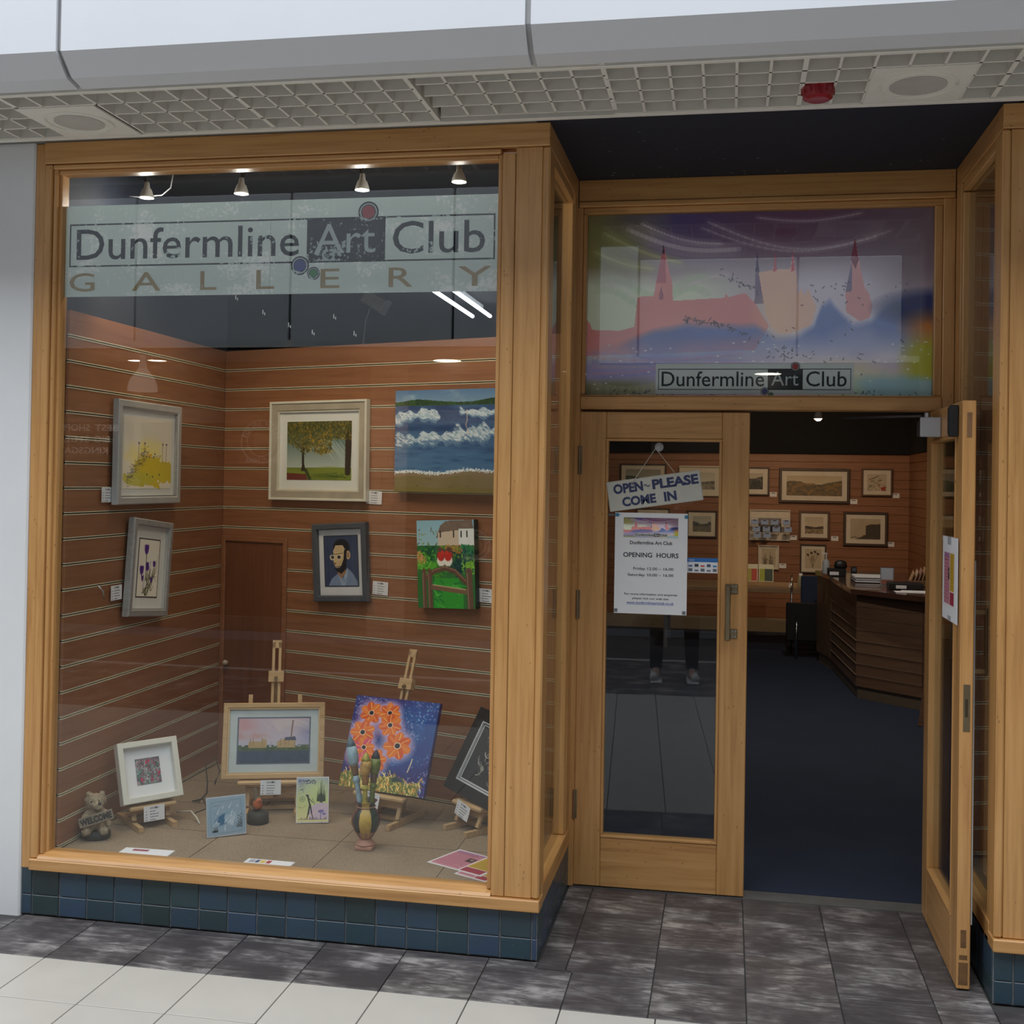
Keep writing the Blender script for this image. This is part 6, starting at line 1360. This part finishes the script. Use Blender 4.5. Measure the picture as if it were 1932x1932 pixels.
wr_.box(2.85, 3.36, 9.601, 9.603, 1.332, 1.336).box(2.85, 2.853, 9.601, 9.79, 1.332, 1.336).box(3.357, 3.36, 9.601, 9.79, 1.332, 1.336); setp(wr_.build('card_rail', STEEL), 'thin wire rail carrying the rows of blue cards', 'rail')
for x0, x1, c1_, c2_, lab in ((2.84, 2.955, (0.30, 0.28, 0.05), (0.35, 0.05, 0.03), 'yellow and red booklet standing on the low table'), (2.962, 3.124, (0.25, 0.30, 0.03), (0.03, 0.05, 0.04), 'green and black booklet standing on the low table')):
    e = posed('booklet', (x0+x1)/2, 8.86, .657, 0, 8, 0, lab, 'booklet', 'booklets on the low table'); w_ = (x1-x0)*.96
    MB().box(-w_/2, w_/2, 0, .006, 0, .19).build('cover', plain((0.5, 0.52, 0.42)), e, True); MB().box(-w_/2+.008, w_/2-.008, -.001, 0, .008, .14).build('cover_panel', plain(c2_), e, True); MB().box(-w_/2+.008, -w_*.1, -.002, -.001, .008, .14).build('cover_stripe', plain(c1_), e, True)
tb_ = empty('side_table', (2.9, 8.5, 0), 'long low wooden table against the far wall', 'table')
TW = wood('table_top', (0.22, 0.13, 0.06), (0.30, 0.19, 0.10), (0.36, 0.24, 0.13), (2, 20, 20), .45, 0, 0)
MB().box(1.9, 3.66, 8.05, 8.92, .61, .655, .004).build('tabletop', TW, tb_)
for x in (2.0, 3.56):
    for y in (8.12, 8.85): MB().box(x-.02, x+.02, y-.02, y+.02, .004, .61).build('leg', STEEL, tb_)
e = empty('bottle', (3.375, 8.3, .656), 'clear glass bottle with a white cap on the low table', 'bottle')
MB().lathe([(.030, 0), (.032, .01), (.032, .09), (.024, .11), (.018, .12)], (3.375, 8.3, .656), 16).build('bottle_body', plain((0.30, 0.28, 0.18), .1), e, smooth=True); MB().cyl((3.375, 8.3, .776), (3.375, 8.3, .80), .020).build('cap', PAPER, e)
e = empty('jar', (3.275, 8.3, .656), 'tiny white jar on the low table, left of the bottle', 'jar')
MB().cyl((3.275, 8.3, .656), (3.275, 8.3, .69), .022).build('jar_body', PAPER, e); MB().cyl((3.275, 8.3, .69), (3.275, 8.3, .70), .024).build('lid', plain((.5, .5, .5)), e)
ch = empty('chair', (3.40, 7.85, 0), 'black chair with chrome legs tucked behind the counter', 'chair')
MB().box(3.25, 3.62, 7.68, 8.02, .43, .47, .01).build('seat', BLACK, ch); MB().box(3.20, 3.62, 7.66, 7.68, .18, .56, .01).build('coat_drape', BLACK, ch)
MB().box(3.36, 3.62, 8.005, 8.03, .50, .80, .01).build('backrest', NAVY, ch)
for x, y in ((3.30, 7.65), (3.60, 7.65), (3.27, 8.01), (3.60, 8.01)): MB().cyl((x, y, .004), (x, y, .44 if y < 7.9 else .8), .012, n=10).build('leg', CHROME, ch, smooth=True)

# counter
CT = wood('counter_laminate', (0.15, 0.085, 0.05), (0.20, 0.115, 0.07), (0.25, 0.15, 0.09), (3, 3, 30), .45, 0, .1)
poly = [(3.50, 7.60), (3.585, 7.06), (3.66, 5.62), (4.10, 5.20), (4.64, 5.10), (4.64, 7.60)]
ct = empty('counter', (4.1, 6.3, 0), 'angled sales counter clad in slatted boards', 'counter')
def inset(pl, d):
    cx = sum(p[0] for p in pl)/len(pl); cy = sum(p[1] for p in pl)/len(pl); return [(x+(cx-x)*d, y+(cy-y)*d) for x, y in pl]
MB().prism(inset(poly, .03), .10, .84, 'z').build('carcass', plain((0.04, 0.025, 0.018)), ct)
MB().prism(inset(poly, .02), .004, .10, 'z').build('kickboard', plain((0.22, 0.17, 0.12)), ct)
tp_ = [(3.47, 7.62), (3.55, 7.02), (3.60, 5.58), (4.05, 5.10), (4.64, 5.03), (4.64, 7.62)]
MB().prism(tp_, .845, .885, 'z').build('worktop', plain((0.075, 0.035, 0.025), .2, coat=.5), ct)
for a, b_ in ((1, 2), (2, 3), (3, 4)):
    p, q = Vector((*poly[a], 0)), Vector((*poly[b_], 0))
    for k in range(8):
        z0 = .105+k*.092; MB().bar(p+Vector((0, 0, z0+.043)), q+Vector((0, 0, z0+.043)), .016, .086, (0, 0, 1)).build('slat', CT, ct)
        if k: MB().bar(p+Vector((-.010, -.004, z0-.003)), q+Vector((-.010, -.004, z0-.003)), .006, .003, (0, 0, 1)).build('groove_trim', plain((0.30, 0.22, 0.15)), ct)
p, q = Vector((*poly[0], 0)), Vector((*poly[1], 0)); MB().bar(p+Vector((0, 0, .472)), q+Vector((0, 0, .472)), .02, .73, (0, 0, 1)).build('end_panel', CT, ct)
ZC = .886
e = empty('sanitiser_bottle', (3.53, 7.1, ZC), 'clear pump sanitiser bottle at the far end of the counter', 'bottle')
MB().lathe([(.032, 0), (.034, .01), (.034, .11), (.02, .135), (.012, .14)], (3.53, 7.1, ZC), 18).build('bottle_body', plain((0.45, 0.47, 0.48), .1), e, smooth=True); MB().cyl((3.53, 7.1, ZC+.14), (3.53, 7.1, ZC+.19), .006).box(3.49, 3.54, 7.09, 7.11, ZC+.19, ZC+.20).build('pump', PAPER, e)
e = empty('card_box', (3.62, 6.92, ZC), 'black box with a white label beside the sanitiser', 'box')
MB().box(3.53, 3.69, 6.88, 7.0, ZC, ZC+.07, .004).build('box_body', BLACK, e); MB().box(3.545, 3.625, 6.876, 6.88, ZC+.012, ZC+.042).build('paper_label', PAPER, e)
MB().lathe([(.05, 0), (.06, .02), (.05, .06), (.02, .075)], (3.645, 6.94, ZC+.07), 18, 1, .5).build('lid_mound', BLACK, e, smooth=True)
e = empty('card_reader', (3.76, 6.9, ZC), 'black card reader standing upright on the counter', 'card reader')
MB().box(3.735, 3.785, 6.88, 6.93, ZC, ZC+.09, .006).build('reader_body', BLACK, e); MB().box(3.742, 3.778, 6.877, 6.88, ZC+.05, ZC+.08).build('screen', plain((0.1, 0.12, 0.14), .2), e)
rr = random.Random(3)
for k in range(9):
    o = Box('paper_sheet', 3.70+.01*rr.random(), 3.96+.015*rr.random(), 6.22+.02*rr.random(), 6.55, ZC+.006*k, ZC+.006*k+.004, PAPER if k % 3 else plain((0.05, 0.05, 0.06)), None, .001)
    setp(o, 'sheet in the untidy paper stack on the counter', 'paper', 'stacked sheets on the counter')
e = empty('leaflet_stand', (3.93, 6.0, ZC), 'upright leaflet in a clear stand on the counter', 'leaflet stand')
MB().box(3.88, 3.99, 5.98, 6.04, ZC, ZC+.006).box(3.88, 3.99, 6.01, 6.013, ZC, ZC+.15).build('clear_stand', plain((0.25, 0.26, 0.28), .1), e); MB().box(3.887, 3.983, 6.003, 6.008, ZC+.045, ZC+.145).build('leaflet_sheet', plain((0.42, 0.48, 0.58)), e); MB().box(3.887, 3.983, 6.001, 6.003, ZC+.01, ZC+.05).build('leaflet_photo', plain((0.30, 0.12, 0.09)), e)
e = empty('card_box', (4.0, 5.6, ZC), 'low black box with a white label near the open door', 'box')
MB().box(3.90, 4.16, 5.60, 5.78, ZC, ZC+.055, .004).build('box_body', BLACK, e); MB().box(3.95, 4.03, 5.596, 5.60, ZC+.012, ZC+.038).build('paper_label', PAPER, e)
bk = empty('basket', (4.22, 6.05, ZC), 'basket of upright cards at the right end of the counter', 'basket')
MB().box(4.10, 4.40, 5.95, 6.15, ZC, ZC+.05, .006).build('basket_body', plain((0.13, 0.07, 0.04)), bk)
for k in range(9):
    x = 4.12+.03*k; hgt = .08+.012*k; MB().bar((x, 6.05, ZC+.04), (x+.03, 6.03, ZC+.04+hgt), .006, .11).build('card', plain([(0.5, 0.3, 0.16), (0.6, 0.45, 0.3), (0.45, 0.25, 0.2)][k % 3]), bk)
for k, (x, y) in enumerate(((3.92, 5.36), (3.98, 5.40))):
    o = Box('paper_sheet', x, x+.26, y, y+.15, ZC+.003*k, ZC+.003*k+.002, PAPER, None, .0005); setp(o, 'loose white sheet at the near edge of the counter, %s' % ('underneath', 'on top')[k], 'paper', 'loose sheets near the open door')
es = empty('floor_easel', (4.2, 4.85, 0), 'wooden floor easel leg leaning beside the counter', 'easel')
EX = .30
for a, b_ in (((3.69, 4.60, .006), (3.84, 4.85, .9)), ((4.10, 4.60, .006), (3.90, 4.85, .9)), ((3.88, 5.0, .006), (3.87, 4.87, .9))): MB().bar((a[0]+EX, a[1], a[2]), (b_[0]+EX, b_[1], b_[2]), .03, .018).build('leg', CT, es)
MB().bar((3.75+EX, 4.68, .36), (4.03+EX, 4.68, .36), .03, .018).build('crossbar', CT, es)

# ================================================================ THE PHOTOGRAPHER, mirrored in the closed leaf
px_, py_ = 2.585, -4.43
pe = empty('person', (px_, py_, 0), 'person in dark coat and white trainers holding up a phone', 'person')
SKN = plain((0.50, 0.32, 0.24), .5, var=.05)
hw = .155; body = MB()
Q = lambda x, y, z: (px_+x, py_+y, z)
phone = Vector((2.617, -4.098, 1.64))
sh = {s: Vector(Q(s*.17, 0, 1.40)) for s in (-1, 1)}
el = {1: Vector(Q(.25, .06, 1.26)), -1: Vector(Q(-.22, .08, 1.25))}
wr2 = {1: Vector((2.70, -4.20, 1.55)), -1: Vector((2.50, -4.19, 1.54))}
body.ball(Q(.05, .02, 1.60), (.075, .09, .105)); body.ball(Q(.05, .075, 1.555), (.05, .05, .05)); body.ball(Q(.05, .115, 1.592), (.013, .018, .02)); body.capsule(Q(0, 0, 1.38), Q(.04, .01, 1.52), .058, .052)
for s in (-1, 1): body.ball(Q(.05+s*.076, .01, 1.595), (.012, .02, .03))
body.capsule(Q(0, 0, 1.34), Q(0, 0, 1.02), .12, .10); body.capsule(Q(-.12, 0, 1.36), Q(.12, 0, 1.36), .07, .07); body.capsule(Q(-.07, 0, .95), Q(.07, 0, .95), .12, .12)
for s in (-1, 1):
    body.capsule(sh[s], el[s], .05, .042, 9); body.capsule(el[s], wr2[s], .042, .028, 11)
    hp, kn, an = Vector(Q(s*.09, 0, .90)), Vector(Q(s*(hw-.01), .02, .50)), Vector(Q(s*hw, -.01, .10)); body.capsule(hp, kn, .082, .058, 12); body.capsule(kn, an, .056, .038, 12); body.capsule(an, Q(s*hw, .13, .05), .038, .032)
    pm = wr2[s]+Vector((-s*.02, .03, .035)); body.capsule(wr2[s], pm, .028, .030, 5)
    for f in range(4):                                     # fingers close round the phone, each of its own length
        a_ = pm+Vector((-s*.002, .012, -.028+.020*f)); L = (.062, .072, .068, .055)[f]; k1 = a_+Vector((-s*L*.25, .035, .004)); k2 = k1+Vector((-s*L*.62, .012, .002)); body.capsule(a_, k1, .0095, .009, 4); body.capsule(k1, k2, .009, .0075, 4)
    t0 = pm+Vector((-s*.012, -.010, -.018)); t1 = t0+Vector((-s*.022, .018, .028)); body.capsule(t0, t1, .012, .010, 4); body.capsule(t1, t1+Vector((-s*.012, .020, .020)), .010, .008, 4)
skin(body, .0085, 'body', SKN, pe, it=2)
COAT = plain((0.018, 0.018, 0.022), .7); co = MB()
co.capsule(Q(0, 0, 1.34), Q(0, 0, .92), .15, .155); co.capsule(Q(-.13, 0, 1.37), Q(.13, 0, 1.37), .09, .09); co.capsule(Q(-.08, 0, .96), Q(.08, 0, .96), .14, .14); co.capsule(Q(-.08, 0, .80), Q(.08, 0, .80), .13, .13)
for s in (-1, 1): co.capsule(sh[s], el[s], .072, .062, 9); co.capsule(el[s], el[s].lerp(wr2[s], .90), .062, .045, 11)
skin(co, .014, 'coat', COAT, pe)
tr_ = MB()
for s in (-1, 1): tr_.capsule(Q(s*.085, 0, .92), Q(s*(hw-.01), .02, .50), .10, .075, 12); tr_.capsule(Q(s*(hw-.01), .02, .50), Q(s*hw, -.01, .13), .073, .056, 12)
skin(tr_, .012, 'trousers', plain((0.015, 0.016, 0.022), .8), pe)
for s in (-1, 1):
    sm = MB(); sm.capsule(Q(s*hw, -.05, .055), Q(s*(hw+.02), .15, .045), .050, .042, 8); sm.ball(Q(s*hw, -.02, .09), (.05, .05, .04)); skin(sm, .008, 'shoe', plain((0.62, 0.63, 0.62), .6), pe)
    Box('sole', px_+s*hw-.048, px_+s*hw+.052, py_-.105, py_+.20, .001, .022, PAPER, pe, .008)
ha = MB(); ha.ball(Q(.05, -.01, 1.635), (.088, .098, .095)); ha.ball(Q(.05, -.05, 1.56), (.085, .06, .10)); skin(ha, .008, 'hair', plain((0.03, 0.018, 0.012), .6, bmp=.4), pe)
for s in (-1, 1): MB().ball(Q(.05+s*.030, .095, 1.605), (.012, .008, .008), 10, 8).build('eye', PAPER, pe, smooth=True)
MB().ball(Q(.05, .112, 1.545), (.024, .008, .007), 12, 6).build('mouth', plain((0.35, 0.12, 0.10)), pe, smooth=True)
ph = empty('phone', phone, 'black phone held up by the mirrored person', 'phone')
MB().box(2.577, 2.657, -4.106, -4.098, 1.555, 1.715, .003).build('phone_body', BLACK, ph); MB().box(2.581, 2.653, -4.1068, -4.106, 1.56, 1.71).build('screen', plain((0.03, 0.035, 0.04), .1), ph)
MB().cyl((2.617, -4.0978, 1.698), (2.617, -4.0965, 1.698), .006, n=12).build('lens', plain((0.02, 0.02, 0.03), .05), ph)
